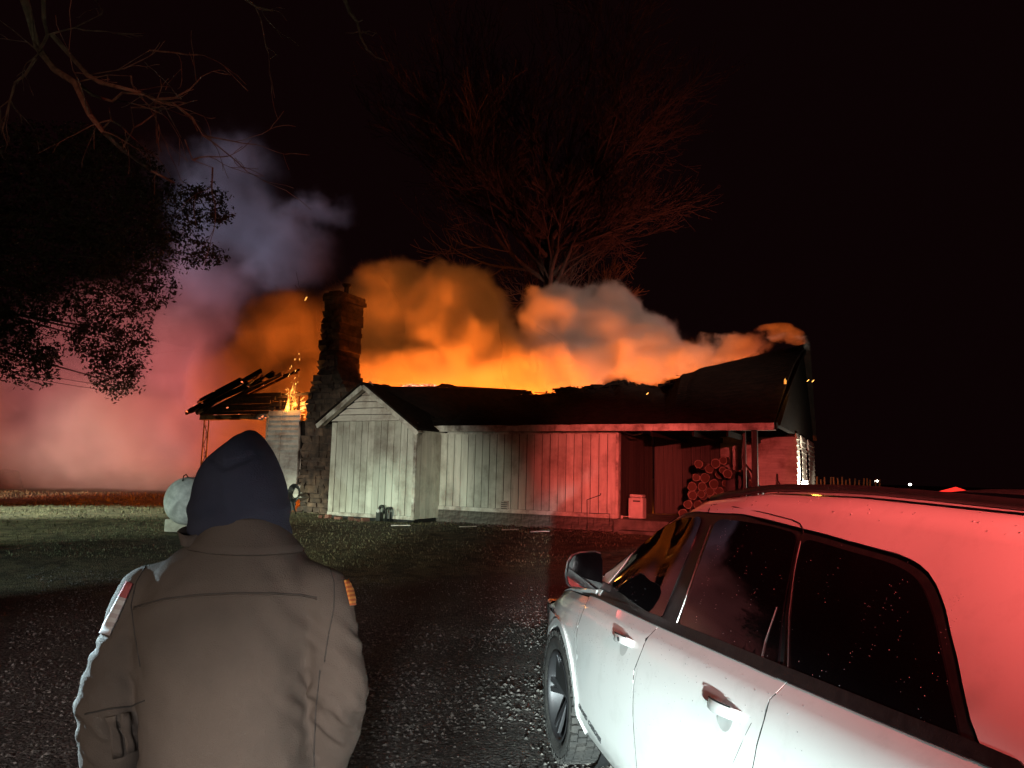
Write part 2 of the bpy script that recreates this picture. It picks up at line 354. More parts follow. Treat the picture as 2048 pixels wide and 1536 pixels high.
gb = [(-2.62, 2.95), (.27, 2.95), (.27, az-.03-1.63*.7), (ax, az-.03), (-2.62, az-.03-1.26*.7)]; mesh('gable_backing', [(x_, BV+.032, z_) for x_, z_ in gb]+[(x_, BV+.06, z_) for x_, z_ in gb], [(0, 1, 2, 3, 4), (9, 8, 7, 6, 5)]+[(i, i+5, (i+1) % 5+5, (i+1) % 5) for i in range(5)], M['underbody'], bay)
k = 0; z = gz
while z < az-.25:
    z2 = z+.185; a0, a1 = ax-(az-.12-z)/.70, ax+(az-.12-z)/.70; b0, b1 = ax-(az-.12-z2)/.70, ax+(az-.12-z2)/.70
    y0, y1 = BV-.050, BV-.004
    child('gable_board', MB().add([(a0, y0, z), (a1, y0, z), (b1, y1, z2-.016), (b0, y1, z2-.016), (a0, BV+.03, z), (a1, BV+.03, z), (b1, BV+.03, z2-.016), (b0, BV+.03, z2-.016)], [(0, 1, 2, 3), (5, 4, 7, 6), (4, 5, 1, 0), (1, 5, 6, 2), (4, 0, 3, 7), (3, 2, 6, 7)]), M['clap'], bay)
    z = z2
child('gable_board', MB().add([(ax-.2, BV-.02, z), (ax+.2, BV-.02, z), (ax, BV-.01, z+.22), (ax-.2, BV+.02, z), (ax+.2, BV+.02, z), (ax, BV+.02, z+.22)], [(0, 1, 2), (4, 3, 5), (3, 4, 1, 0)]), M['clap'], bay)
def slab_roof(name, a, b, v0, v1, th, m, par):   # a, b: (u,z) line extruded in v
    (ua, za), (ub, zb) = a, b; d = Vector((ub-ua, 0, zb-za)).normalized(); nrm = Vector((-d.z, 0, d.x))*th
    if nrm.z < 0: nrm = -nrm
    P = [Vector((ua, v0, za)), Vector((ub, v0, zb)), Vector((ub, v1, zb)), Vector((ua, v1, za))]; Q = [p+nrm for p in P]
    return MB().add(P+Q, [(0, 3, 2, 1), (4, 5, 6, 7), (0, 1, 5, 4), (1, 2, 6, 5), (2, 3, 7, 6), (3, 0, 4, 7)]).build(name, m, par)
el, er = (-2.93, az-(ax+2.93)*.70), (.52, az-(.52-ax)*.70)
for e_, nm in ((el, 'rake_trim'), (er, 'rake_trim')):
    tp = (ax, az)
    o = slab_roof(nm, (e_[0], e_[1]-.15), (ax, az-.15), BV-.33, BV-.30, .125, M['trim'], bay)
    slab_roof('bay_soffit', (e_[0], e_[1]-.06), (ax, az-.06), BV-.30, BV-.005, .02, M['trim'], bay)
    slab_roof('bay_roof', (e_[0]+(-.03 if e_ is el else .03), e_[1]), (ax, az), BV-.36, 2.2, .05, M['shingle'], bay)

# roof: saw-toothed shingle courses between the eave and the burnt-off top edge
prof_px = [(735, 765, 3.8), (770, 770, 4), (800, 777, 4.1), (868, 778, 4.2), (884, 766, 4.2), (905, 770, 4.2), (930, 776, 4.2), (945, 788, 4.2), (985, 790, 4.2), (1020, 792, 4.3), (1060, 789, 4.4), (1100, 787, 4.5), (1140, 777, 4.6), (1170, 777, 4.7), (1232, 773, 4.8), (1236, 767, 4.8), (1255, 768, 4.9), (1290, 773, 5.1), (1343, 776, 5.3), (1346, 764, 5.4), (1362, 752, 5.5), (1400, 738, 5.6), (1450, 725, 5.8), (1500, 713, 5.9), (1550, 702, 6.0), (1590, 693, 6.0), (1615, 687, 6.05)]
top = []
for px, py, v in prof_px: uu, zz = HP(px, py, v); top.append((uu, v, zz))
ul, ur = -1.3, 9.42
NC = 30; NU = 150; vs = []; fs = []
tu = np.array([t_[0] for t_ in top]); tv = np.array([t_[1] for t_ in top]); tz = np.array([t_[2] for t_ in top])
for j in range(NC+1):
    for half in (0, 1):
        for i in range(NU+1):
            s_ = i/NU; ut = tu[0]+(tu[-1]-tu[0])*s_; ue = .14+(9.46-.14)*s_
            vt, zt = np.interp(ut, tu, tv), np.interp(ut, tu, tz); f_ = j/NC
            rag = noise.noise(Vector((ut*3.1, 1, 0)))*.10*(1-sstep(6, 6.6, ut))+noise.noise(Vector((ut*9, 4, 0)))*.05*(1-sstep(6, 6.6, ut))
            zt = zt+rag; u_ = ue+(ut-ue)*f_; v_ = -.50+(vt+.50)*f_
            ze = 3.07; mid = ze+(zt-ze)*(f_ + .10*math.sin(math.pi*f_))
            # the middle sags where the rafters have burnt
            mid -= .10*math.exp(-((u_-3.5)/2.2)**2)*math.sin(math.pi*f_)
            vs.append((u_, v_, mid+((.016 if u_ < 5 else .006) if half and j < NC else 0)+noise.noise(Vector((u_*1.3, v_*1.3, 7)))*.035+noise.noise(Vector((u_*5, v_*5, 2)))*.012))
rows = 2*(NC+1)
for j in range(rows-1):
    for i in range(NU): a = j*(NU+1)+i; fs.append((a, a+1, a+NU+2, a+NU+1))
roof = mesh('roof', vs, fs, M['shingle'], house)
md = roof.modifiers.new('s', 'SOLIDIFY'); md.thickness = .09; md.offset = -1
# rear slope at the standing end
rr = []; 
for i in range(12):
    ut = 6.2+(9.75-6.2)*i/11; rr.append((ut, np.interp(ut, tu, tv), np.interp(ut, tu, tz)-.04))
rs = mesh('rear_roof', [p for p in rr]+[(p[0]-.1, 9.0, 3.2) for p in rr], [(i, i+1, i+13, i+12) for i in range(11)], M['shingle'], house); md = rs.modifiers.new('s', 'SOLIDIFY'); md.thickness = .08
# valley roof joining bay and main roof on the left
mesh('roof_valley', [(ax, -.8, 4.2), (1.0, -.4, 3.05), (1.2, 3.9, 4.55), (ax, 3.8, 4.75)], [(0, 1, 2, 3)], M['shingle'], house)
# charred wreckage along the broken edge
for k in range(46):
    ut = random.uniform(-.4, 5.9); vt, zt = np.interp(ut, tu, tv), np.interp(ut, tu, tz)
    L = random.uniform(.12, .55); w = random.uniform(.04, .13); a = random.uniform(-.5, .5)
    p = Vector((ut, vt+random.uniform(-.5, .1), zt+random.uniform(-.06, .04))); d = Vector((math.cos(a), random.uniform(-.5, .5), math.sin(a)*.5)).normalized()*L/2
    child('charred_board', MB().bar(p-d, p+d, w, w*.7, j=.015), M['dark'])
deb = MB()
for k in range(260):
    ut = random.uniform(-.6, 6.0); vt, zt = np.interp(ut, tu, tv), np.interp(ut, tu, tz); s_ = random.uniform(.02, .085)
    p = (ut, vt+random.uniform(-1.4, .3), zt+random.uniform(-.03, .05)); 
    if p[1] < vt-.3: p = (p[0], p[1], zt-(vt-p[1])*.36+.02)
    deb.add([(p[0]+random.uniform(-s_, s_)*1.3, p[1]+random.uniform(-s_, s_), p[2]+random.uniform(-s_, s_)) for _ in range(6)], [(0, 1, 2), (0, 2, 3), (0, 3, 4), (1, 2, 5), (2, 3, 5), (3, 4, 5), (0, 4, 5), (0, 1, 5)])
tag(child('charred_rubble', deb, M['dark']), kind='stuff')
# embers glowing on the roof edge
emb = MB()
for k in range(330):
    f_ = random.random(); px = 803+f_*70; py = 769.5+4*abs(math.sin(f_*9))*(random.random())+random.uniform(-2, 3)+(3 if f_ < .1 else 0)
    v = 4.15+random.uniform(-.25, .1); uu, zz = HP(px, py, v); s_ = random.uniform(.01, .035)
    emb.add([(uu+random.uniform(-s_, s_)*1.5, v+random.uniform(-s_, s_), zz+random.uniform(-s_, s_)) for _ in range(5)], [(0, 1, 2), (0, 2, 3), (1, 2, 4), (2, 3, 4), (0, 3, 4)])
M['ember'] = glow('ember', (.35, .01, .005), 7, (1, .38, .22), 7, 2)
tag(child('embers', emb, M['ember']), kind='stuff')
box('charred_beam', (HP(800, 776, 4.2)[0], 4.0, HP(800, 776, 4.2)[1]-.14), (HP(872, 776, 4.2)[0], 4.2, HP(872, 776, 4.2)[1]-.03), M['dark'], house, .02)

# standing right-hand end: gable end wall, porch back walls
GU = 9.58
gz_top = [(3.0, 3.02), (-.2, 3.02), (2.0, 4.05), (4.0, 4.9), (6.0, 5.72), (8.7, 3.5), (8.7, 3.02)]
vsx = []; 
for v_, z_ in gz_top: vsx += [(GU-.16, v_, z_), (GU-.02, v_, z_)]
nn = len(gz_top)
mesh('gable_end', vsx, [tuple(2*i+1 for i in range(nn)), tuple(2*i for i in range(nn-1, -1, -1))]+[(2*i, 2*i+1, (2*i+3) % (2*nn), (2*i+2) % (2*nn)) for i in range(nn)], M['dark'], house)
child('rake_board', MB().bar((9.50, -.48, 2.98), (9.62, 6.03, 5.80), .03, .16), M['dark'])
z = .40; endw = box('end_wall', (GU-.16, 3.02, .3), (GU-.03, 8.6, 3.0), M['underbody'], house)
while z < 2.90:
    for (va, vb) in ((3.0, 3.55), (4.35, 5.55), (6.5, 8.6)) if z > 1.2 else ((3.0, 8.6),):
        MB().add([(GU+.034, va, z), (GU+.034, vb, z), (GU-.0, vb, z+.165), (GU-.0, va, z+.165), (GU-.03, va, z), (GU-.03, vb, z), (GU-.03, vb, z+.165), (GU-.03, va, z+.165)], [(0, 1, 2, 3), (5, 4, 7, 6), (4, 5, 1, 0), (1, 5, 6, 2), (4, 0, 3, 7), (3, 2, 6, 7)]).build('clapboard', M['clap'], endw)
    z += .155
for va, vb in ((3.62, 4.28), (5.62, 6.42)):
    wn = box('window_frame', (GU-.03, va, 1.3), (GU+.02, vb, 2.68), M['trim'], house); box('pane', (GU+.02, va+.06, 1.37), (GU+.026, vb-.06, 2.62), M['glass'], wn)
# red-lit clapboards on the wall behind the porch (v = 3)
backw = box('porch_back_wall', (5.70, 3.05, .74), (GU-.17, 3.15, 4.2), M['underbody'], house)
z = .76
while z < 2.85:
    MB().add([(7.6, 2.985, z), (GU-.0, 2.985, z), (GU-.0, 3.02, z+.165), (7.6, 3.02, z+.165), (7.6, 3.05, z), (GU-.0, 3.05, z), (GU-.0, 3.05, z+.165), (7.6, 3.05, z+.165)], [(0, 1, 2, 3), (5, 4, 7, 6), (4, 5, 1, 0), (1, 5, 6, 2), (4, 0, 3, 7), (3, 2, 6, 7)]).build('clapboard', M['clap'], backw)
    z += .155
for k in range(7):
    o = place(plank_me[k % 3], 'wall_board', backw, (5.75+k*.262, 3.02, .76), (.25, .03, 2.2)); o.data = o.data.copy() if k < 0 else o.data
sw_me = []
for k in range(2):
    b_ = MB().box((0, 0, 0), (1, 1, 1), .004); me2 = bpy.data.meshes.new('wall_board'); me2.from_pydata(b_.v, [], b_.f); me2.materials.append(M['sidewall']); sw_me.append(me2)
for o in [c for c in backw.children if c.name.startswith('wall_board')]: o.data = sw_me[0]
sidew = box('porch_side_wall', (5.55, .16, .74), (5.64, 3.04, 3.0), M['underbody'], house)
for k in range(12): place(sw_me[k % 2], 'wall_board', sidew, (5.645, .17+k*.238, .75), (.024, .228, 2.2))
dr = box('door', (6.95, 2.97, .78), (7.55, 3.015, 2.2), M['door'], house)
for zz in (.9, 1.55): box('door_panel', (7.03, 2.957, zz), (7.47, 2.972, zz+.5), M['door'], dr)
MB().tube([(7.48, 2.97, 1.45), (7.48, 2.92, 1.45), (7.48, 2.90, 1.45)], [.02, .02, .035], 8).build('door_knob', M['iron'], dr)
for pu, pv, w in ((8.99, -.18, .13), (8.70, .2, .07)): bevel(child('porch_post', MB().box((pu-w/2, pv-w/2, .74), (pu+w/2, pv+w/2, 2.93)), M['sidewall']), .01)
child('brace', MB().bar((8.71, .2, 2.15), (8.97, .05, 1.85), .035, .035), M['sidewall'])
for uu in (6.6, 7.6, 8.4): child('ceiling_joist', MB().bar((uu, -.3, 2.84), (uu+.05, 3.0, 2.84), .05, .13), M['dark'])
child('downspout_bracket', MB().tube([(5.85, -.2, 2.88), (6.1, -.22, 2.80), (6.35, -.22, 2.86)], .02, 6), M['iron'])
vt_ = child('wall_vent', MB().box((2.34, -.035, Z0+.06), (2.56, -.0, Z0+.30)), M['clap'])
for k in range(4): child('vent_slat', MB().box((2.36, -.045, Z0+.08+k*.052), (2.54, -.034, Z0+.10+k*.052)), M['iron'], vt_)
child('gas_line', MB().tube([(4.85, -.05, Z0-.3), (4.84, -.06, Z0+.42), (5.2, -.06, Z0+.55), (5.21, -.06, Z0+.60)], .011, 6), M['iron'])
child('gas_line', MB().tube([(4.9, -.05, Z0+.08), (5.45, -.05, Z0+.09), (5.45, -.05, Z0-.1)], .009, 6), M['iron'])

# chimney
chim = empty('chimney'); chim.parent = house
def cw(z):   # left and right edge of the stack at height z
    l = np.interp(z, [.3, 2.4, 3.7, 4.35, 4.75, 7.2], [-4.50, -4.48, -4.42, -4.30, -4.02, -3.90])
    r_ = np.interp(z, [.3, 3.4, 4.1, 4.6, 4.9, 7.2], [-1.9, -2.1, -2.75, -3.05, -3.22, -3.16]); return float(l), float(r_)
smes = []
for k in range(8):
    b_ = MB().box((0, 0, 0), (1, 1, 1), .0); b_.v = [(x+random.uniform(-.05, .03) if x > .5 else x+random.uniform(-.03, .05), y+(random.uniform(-.10, .06) if y < .5 else 0), z+random.uniform(-.09, .05)) for x, y, z in b_.v]
    me2 = bpy.data.meshes.new('stone'); me2.from_pydata(b_.v, [], b_.f); me2.materials.append(M['stone']); smes.append(me2)
stk = MB(); z = .28; CV0, CV1 = -.42, .62; ns = 0; extra = MB()
while z < 7.15:
    h = random.choice((.11, .14, .17, .20, .24)) if z < 4.6 else random.choice((.12, .15, .19)); l, r_ = cw(z+h/2); l += random.uniform(-.025, .025); r_ += random.uniform(-.025, .025)
    stk.box((l+.05, CV0+.05, z), (r_-.05, CV1, z+h)); x = l
    while x < r_-.02:
        w = random.uniform(.20, .52); 
        if r_-(x+w) < .14: w = r_-x
        ends = (x == l) or (x+w >= r_-.01)
        if x+w > -2.62 and z < 2.9: break        # hidden behind the bay
        if ns < 296:
            place(random.choice(smes), 'stone', chim, (x+.008, CV0+random.uniform(-.03, .012), z+.008), (w-.014, (CV1-CV0) if ends else .2, h-.014)); ns += 1
        else: extra.box((x+.008, CV0, z+.008), (x+w-.006, CV1, z+h-.006), .008)
        x += w
    z += h
stk.build('stack_core', M['mortar'], chim)
if extra.v: tag(extra.build('upper_stones', M['stone'], chim), kind='stuff')
l, r_ = cw(7.2)
for (a, b_, zz, hh) in ((l-.05, l+.5, 7.02, .14), (l+.35, r_+.06, 6.98, .16), (l-.04, l+.45, 7.16, .12), (l+.4, r_+.0, 7.15, .13), (l+.2, r_-.15, 7.27, .07)):
    child('cap_stone', MB().box((a, CV0-.05, zz), (b_, CV1+.03, zz+hh), .02), M['stone'], chim)
child('flue_pipe', MB().lathe([(.0, 0), (.075, 0), (.075, .26), (.15, .34), (.15, .37), (.0, .37)], 12, Matrix.Translation((-3.50, .1, 7.3))), M['iron'], chim)

# wall left of the chimney, burnt open at the top
LW0, LW1 = -6.42, -5.02
lw = box('left_wall', (LW0, .03, .15), (LW1-.02, .16, 3.52), M['underbody'], house)
z = .95; k = 0
while z < 3.50:
    h = .158; top_ = 3.52
    for (ua, ub, off) in ((LW0, -5.82, 0), (-5.81, LW1-.02, .012)):
        MB().add([(ua, -.02+off, z), (ub, -.02+off, z), (ub, .012+off, z+h+.01), (ua, .012+off, z+h+.01), (ua, .05, z), (ub, .05, z), (ub, .05, z+h), (ua, .05, z+h)], [(0, 1, 2, 3), (5, 4, 7, 6), (4, 5, 1, 0), (1, 5, 6, 2), (4, 0, 3, 7), (3, 2, 6, 7)]).build('clapboard', M['clap'], lw)
    z += h
child('skirt_board', MB().box((LW0-.02, -.045, .82), (-4.6, .03, .98)), M['trim'])
child('corner_trim', MB().box((LW0-.04, -.03, .8), (LW0+.03, .1, 3.5)), M['trim'])
child('wall_under_window', MB().box((LW1-.03, -.0, .98), (-4.55, .1, 1.24)), M['clap'])
wf = child('window_frame', MB().bar((LW1+.02, -.03, 3.28), (LW1+.08, -.03, 1.27), .05, .05).bar((LW1+.05, -.05, 1.27), (-4.55, -.05, 1.25), .07, .05).bar((LW1+.16, -.06, 2.4), (LW1+.22, -.12, 1.3), .03, .04), M['halfchar'])
child('window_opening', MB().box((LW1-.0, .06, 1.28), (-4.5, .14, 3.3)), M['dark'])
for uu, za in ((-6.38, 4.15), (-6.05, 4.0), (-5.55, 4.2), (-5.2, 4.25), (-4.75, 4.22)):
    child('charred_stud', MB().bar((uu, .1, 3.4), (uu+random.uniform(-.05, .05), .1, za), .05, .09, (0, 1, 0), .01), M['char'])
child('top_plate', MB().bar((-6.3, .1, 4.12), (-4.62, .1, 4.20), .12, .09, j=.015), M['char'])
for k in range(5):
    zz = 3.55+k*.14; child('sheathing_board', MB().box((-6.4+random.uniform(0, .1), .17, zz), (-5.55+random.uniform(-.2, .25)-(k*.04), .19, zz+.125), .01), M['char'])
# side porch: header, gable boards, wrought iron post, rafters
hl, hr = HP(403, 838, 0), HP(534, 838, 0)
child('porch_header', MB().box((hl[0], -.09, hl[1]-.04), (LW0+.0, .09, hl[1]+.12), .012), M['halfchar'])
child('hanging_board', MB().bar((hl[0]+.9, -.11, hl[1]+.08), (LW0-.1, -.12, hl[1]-.03), .03, .11, j=.02), M['halfchar'])
base = HP(440, 822, .05); apexp = HP(560, 762, .05)
for k in range(6):
    zz = hl[1]+.14+k*.115; ua = hl[0]+.15+k*.30; 
    if ua < LW0: child('gable_board', MB().box((ua, .0+.012*(k % 2), zz), (LW0+.25*(k % 3), .035+.012*(k % 2), zz+.11), .012), M['char'])
raf = [((372, 826), (518, 740), -.55, M['dark'], .15), ((380, 822), (545, 748), -.35, M['dark'], .17), ((392, 826), (492, 765), -.15, M['halfchar'], .12), ((400, 830), (560, 748), .05, M['char'], .15),
       ((404, 834), (545, 760), .55, M['dark'], .14), ((410, 834), (596, 738), 1.1, M['char'], .10), ((400, 800), (478, 757), -.5, M['dark'], .10), ((395, 805), (470, 766), .3, M['halfchar'], .10), ((500, 770), (590, 744), 1.6, M['dark'], .1)]
for a, b_, v, mm, w in raf:
    pa, pb = HP(*a, v), HP(*b_, v); child('charred_rafter', MB().bar((pa[0], v, pa[1]), (pb[0], v+.1, pb[1]), .06, w, (0, 0, 1), .018), mm)
for k in range(22):
    f_ = random.random(); v = random.uniform(-.5, .9); px = 385+f_*150; py = 824-f_*74+random.uniform(-8, 10); uu, zz = HP(px, py, v); L = random.uniform(.15, .6)
    d = Vector((.86, random.uniform(-.4, .4), .5)).normalized()*L/2; p = Vector((uu, v, zz)); child('charred_board', MB().bar(p-d, p+d, random.uniform(.05, .16), .025, j=.018), random.choice((M['dark'], M['char'], M['halfchar'])))
for k in range(9):
    f_ = k/9; px = 480+random.uniform(0, 60); uu, zz = HP(px, 757+random.uniform(-12, 14), .2); L = random.uniform(.2, .5)
    d = Vector((.8, .1, .45+random.uniform(-.35, .35))).normalized()*L/2; p = Vector((uu, .2, zz)); child('splintered_board', MB().bar(p-d, p+d, .07, .02, j=.02), M['dark'])
post = empty('iron_post'); post.parent = house; pu = HP(409, 900, 0)[0]; pz = hl[1]-.04
for dx in (-.11, .11): MB().bar((pu+dx, 0, .4), (pu+dx, 0, pz), .034, .034).build('post_bar', M['iron'], post)
z = .5
while z < pz-.3:
    sg = 1 if int(z*3) % 2 else -1
    pts = [(pu-.09*sg+.18*sg*t_/6, 0, z+.30*t_/6) for t_ in range(7)]
    for c0, s2, z0 in ((-.09*sg, 1, z+.02), (.09*sg, -1, z+.28)):
        pts2 = [(pu+c0+s2*sg*(.045+.045*math.cos(a_*.7)*(1-a_*.08)), 0, z0+s2*.05*math.sin(a_*.7)*(1-a_*.08)) for a_ in range(9)]
        MB().tube(pts2, .012, 5).build('scroll', M['iron'], post)
    MB().tube(pts, .012, 5).build('scroll', M['iron'], post); z += .34
# glints of embers on the porch wreck
eg = MB()
for px, py, s_ in ((374, 823, .05), (483, 764, .045), (497, 773, .015), (428, 783, .015), (455, 815, .03), (525, 833, .04), (531, 836, .03), (519, 836, .025), (478, 828, .012), (526, 771, .012), (388, 811, .014), (404, 806, .012)):
    for k in range(5):
        uu, zz = HP(px+random.uniform(-2, 2), py+random.uniform(-1, 1), -.6); q = Vector((uu, -.6, zz)); eg.add([q+Vector((random.uniform(-s_, s_)*1.2, random.uniform(-.01, .01), random.uniform(-s_, s_)*.6)) for _ in range(4)], [(0, 1, 2), (0, 2, 3), (0, 1, 3), (1, 2, 3)])
tag(child('glowing_splinters', eg, glow('ember_glint', (1, .22, .08), 2.2)), kind='stuff')

# ------------------------------------------------------------------ flames and sparks
def flame(name, base, h, w, n, m, label, lean=(0, 0)):
    mb = MB()
    for k in range(n):
        a = random.uniform(-w, w); b_ = random.uniform(-w*.4, w*.4); hh = h*random.uniform(.35, 1)*(1-.45*abs(a)/w); pts = []; rs = []; ph = random.uniform(0, 6)
        for i in range(9):
            f_ = i/8; pts.append((base[0]+a*(1-.35*f_)+math.sin(f_*5+ph)*.05*f_*h+lean[0]*f_*hh, base[1]+b_, base[2]+hh*f_)); rs.append(.002+.055*w*(math.sin(math.pi*min(1, f_*.9+.1))**.8)*(1-f_)*random.uniform(.7, 1.2)*1.6)
        mb.tube(pts, rs, 6)
    o = mb.build(name, m, None, True); tag(o, label, 'flame'); return o
M['flame'] = glow('flame', (1, .20, .015), 4.2, (1, .55, .10), 5, .6)
fp = at(581, 824, 23.6)
flame('flame', fp, 1.05, .27, 34, M['flame'], 'tall yellow flame licking up from the burnt wall top left of the chimney', (.04, 0))
fp2 = at(1571, 768, 17.6); flame('small_flame', fp2, .17, .05, 7, M['flame'], 'tiny yellow flame at the edge of the standing roof end')
point('fire_lamp', fp+Vector((0, -.25, .45)), 46, (1, .36, .06), .2)
point('fire_lamp', fp2+Vector((.3, -.1, .0)), 9, (1, .42, .06), .1)
sp = MB()
for k in range(46):
    f_ = random.random()**1.6; p = fp+Vector((random.gauss(0, .10+.16*f_), random.uniform(-.2, .2), .2+f_*1.7)); d = Vector((random.gauss(.2, .5), 0, 1)).normalized()*random.uniform(.015, .08); sp.tube([p, p+d], .0038, 3)
for k in range(26):
    a = random.uniform(-.2, .9); p = fp+Vector((.15, -.1, random.uniform(-.15, .2))); d = Vector((math.cos(a), 0, math.sin(a))); p = p+d*random.uniform(0, .3); sp.tube([p, p+d*random.uniform(.08, .25)], .006, 3)
for px, py, Y in ((611, 597, 22), (609, 601, 22), (1614, 763, 17.5), (1624, 764, 17.6), (1293, 789, 19)):
    p = at(px, py, Y); sp.tube([p, p+Vector((.05, 0, .05))], .006, 3)
M['spark'] = glow('spark', (1, .42, .08), 6); tag(sp.build('sparks', M['spark']), 'thin yellow sparks flying round the tall flame', kind='stuff')

# ------------------------------------------------------------------ smoke
def smoke(name, label, blobs, dens, colr, amp=1.6, nsc=.33, seed=0, edge=.34, lo=.12, group=None, aniso=.0, power=1.6, vox=.5):
    bm = bmesh.new()
    for c_, r_ in blobs:
        mat_ = Matrix.Translation(c_) @ Matrix.Diagonal((*[q*1.10+amp*.28 for q in r_], 1)); bmesh.ops.create_icosphere(bm, subdivisions=3, radius=1, matrix=mat_)
    me = bpy.data.meshes.new(name); bm.to_mesh(me); bm.free(); o = link(name, me)
    md = o.modifiers.new('r', 'REMESH'); md.mode = 'VOXEL'; md.voxel_size = vox
    dg = bpy.context.evaluated_depsgraph_get(); me2 = bpy.data.meshes.new_from_object(o.evaluated_get(dg)); o.modifiers.clear(); o.data = me2
    m = bpy.data.materials.new(name); m.use_nodes = True; t = NT(m); t.N.remove(t.N['Principled BSDF']); out = [n_ for n_ in t.N if n_.type == 'OUTPUT_MATERIAL'][0]
    P = t.n('ShaderNodeNewGeometry').outputs['Position']; P = t.vmath('ADD', P, (seed*13.1, seed*7.7, 0)) if False else P
    nz = t.n('ShaderNodeTexNoise'); mp = t.n('ShaderNodeMapping'); mp.inputs['Location'].default_value = (seed*13.1, seed*7.7, seed*3.3); t.put(mp, 'Vector', P); t.put(nz, 'Vector', mp.outputs[0]); nz.inputs['Scale'].default_value = nsc; nz.inputs['Detail'].default_value = 6; nz.inputs['Roughness'].default_value = .60
    off = t.vmath('MULTIPLY', t.vmath('SUBTRACT', nz.outputs['Color'], (.5, .5, .5)), (amp*2.4,)*3); Q = t.vmath('ADD', P, off); d = None
    for c_, r_ in blobs:
        e = t.vmath('LENGTH', t.vmath('MULTIPLY', t.vmath('SUBTRACT', Q, tuple(c_)), tuple(1/q for q in r_)))
        d = e if d is None else t.math('SMOOTH_MIN', d, e, .15)
    f_ = t.maprange(d, 1.0, 1.0-edge, 0, 1, True); f_ = t.math('POWER', f_, power)
    n2 = t.maprange(nz.outputs[0], .38, .60, lo, 1.5)
    pv = t.n('ShaderNodeVolumePrincipled'); pv.inputs['Color'].default_value = c4(colr); pv.inputs['Anisotropy'].default_value = aniso
    t.put(pv, 'Density', t.math('MULTIPLY', t.math('MULTIPLY', f_, n2), dens)); t.L.new(pv.outputs[0], out.inputs['Volume'])
    o.data.materials.clear(); o.data.materials.append(m); tag(o, label, 'smoke', group); return o
def PB(px, py, Y, rx, ry, rd):  # blob from where it stands
    k = Y/F; return (at(px, py, Y), (rx*k, rd, ry*k))
G = 'smoke rising from the burning house'
smoke('smoke_plume', 'thick orange billow of smoke rising right of the chimney above the roof', [PB(790, 640, 30.5, 130, 125, 3.0), PB(900, 640, 30, 135, 125, 3), PB(960, 700, 29.3, 100, 85, 2.8), PB(840, 745, 29.8, 190, 60, 2.6), PB(1020, 740, 28.6, 110, 75, 2.4)], 3.6, (.72, .72, .72), .95, .55, 1, edge=.36, lo=.55, power=1.4, group=G)
smoke('smoke_plume', 'paler pinkish billow of smoke over the middle of the roof, thinning to the right', [PB(1110, 650, 28, 95, 90, 2.6), PB(1200, 665, 28, 105, 108, 2.6), PB(1130, 740, 27.5, 110, 70, 2.4), PB(1290, 700, 27.2, 85, 75, 2.0), PB(1370, 718, 26.6, 75, 42, 1.6), PB(1460, 700, 26, 80, 26, 1.0), PB(1555, 672, 25.2, 60, 14, .6)], 3.2, (.75, .75, .75), .95, .62, 2, edge=.26, lo=.3, group=G)
smoke('smoke_plume', 'orange red smoke between the chimney and the wrecked porch roof', [PB(600, 680, 31, 140, 120, 3), PB(500, 760, 32, 130, 100, 3), PB(700, 660, 31, 90, 110, 2.8), PB(650, 780, 30.5, 160, 80, 2)], 2.0, (.72, .7, .7), 1.1, .42, 3, edge=.4, lo=.6, group=G)
smoke('smoke_bank', 'wide bank of pink and red smoke drifting over the grass on the left', [PB(40, 840, 36, 300, 170, 5), PB(260, 850, 36, 260, 190, 5), PB(420, 740, 36, 190, 190, 4.5), PB(480, 880, 35, 220, 120, 4), PB(240, 690, 37, 260, 130, 4)], .8, (.76, .74, .74), 2.2, .22, 4, edge=.5, group=G, vox=.8)
smoke('smoke_column', 'dim bluish grey smoke column climbing into the night sky at upper left', [PB(470, 470, 38, 150, 140, 4), PB(460, 340, 39, 115, 105, 3.4), PB(570, 510, 37, 130, 100, 3.4), PB(640, 420, 38, 85, 48, 2), PB(400, 560, 38, 150, 110, 4), PB(330, 330, 40, 60, 60, 3)], .75, (.70, .72, .8), 2.0, .36, 5, edge=.7, group=G, vox=.8)
smoke('smoke_wisp', 'thin pale wisp of smoke curling off the right tip of the roof', [PB(1598, 676, 19.9, 26, 5, .3), PB(1615, 692, 19.8, 5, 17, .2), PB(1560, 672, 20.4, 34, 7, .3)], 1.5, (.8, .8, .8), .22, 1.6, 6, edge=.6, group=G, vox=.09)

# ------------------------------------------------------------------ things round the house
def hp(u, v, z): return HW(u, v, z)
# firewood: every log a thing, ends towards the driveway
lg = MB(); prof = [(0, .0), (.47, .0), (.5, .02), (.5, .96), (.48, 1.0), (0, 1.0)]
def make_log():
    n = 11; vs = []; fs = []
    prof = [(.94, .0), (1.0, .03), (.97, .5), (1.0, .97), (.94, 1.0)]
    jit = [random.uniform(.9, 1.08) for _ in range(n)]
    for r_, h in prof:
        for k in range(n): t_ = 2*math.pi*k/n; vs.append((r_*jit[k]*.5*math.cos(t_), h, r_*jit[k]*.5*math.sin(t_)))
    for i in range(4):
        for k in range(n): fs.append((i*n+(k+1) % n, i*n+k, (i+1)*n+k, (i+1)*n+(k+1) % n))
    bk = bpy.data.meshes.new('bark'); bk.from_pydata(vs, [], fs); bk.materials.append(M['bark'])
    ce = [(x*.95, -.004, z) for x, y, z in vs[:n]]; cf = [(x*.95, 1.004, z) for x, y, z in vs[-n:]]
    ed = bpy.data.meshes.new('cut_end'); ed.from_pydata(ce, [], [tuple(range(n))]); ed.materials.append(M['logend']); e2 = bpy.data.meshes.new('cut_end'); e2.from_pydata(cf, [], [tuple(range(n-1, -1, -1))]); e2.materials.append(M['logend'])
    return bk, ed, e2
logs = [make_log() for _ in range(3)]
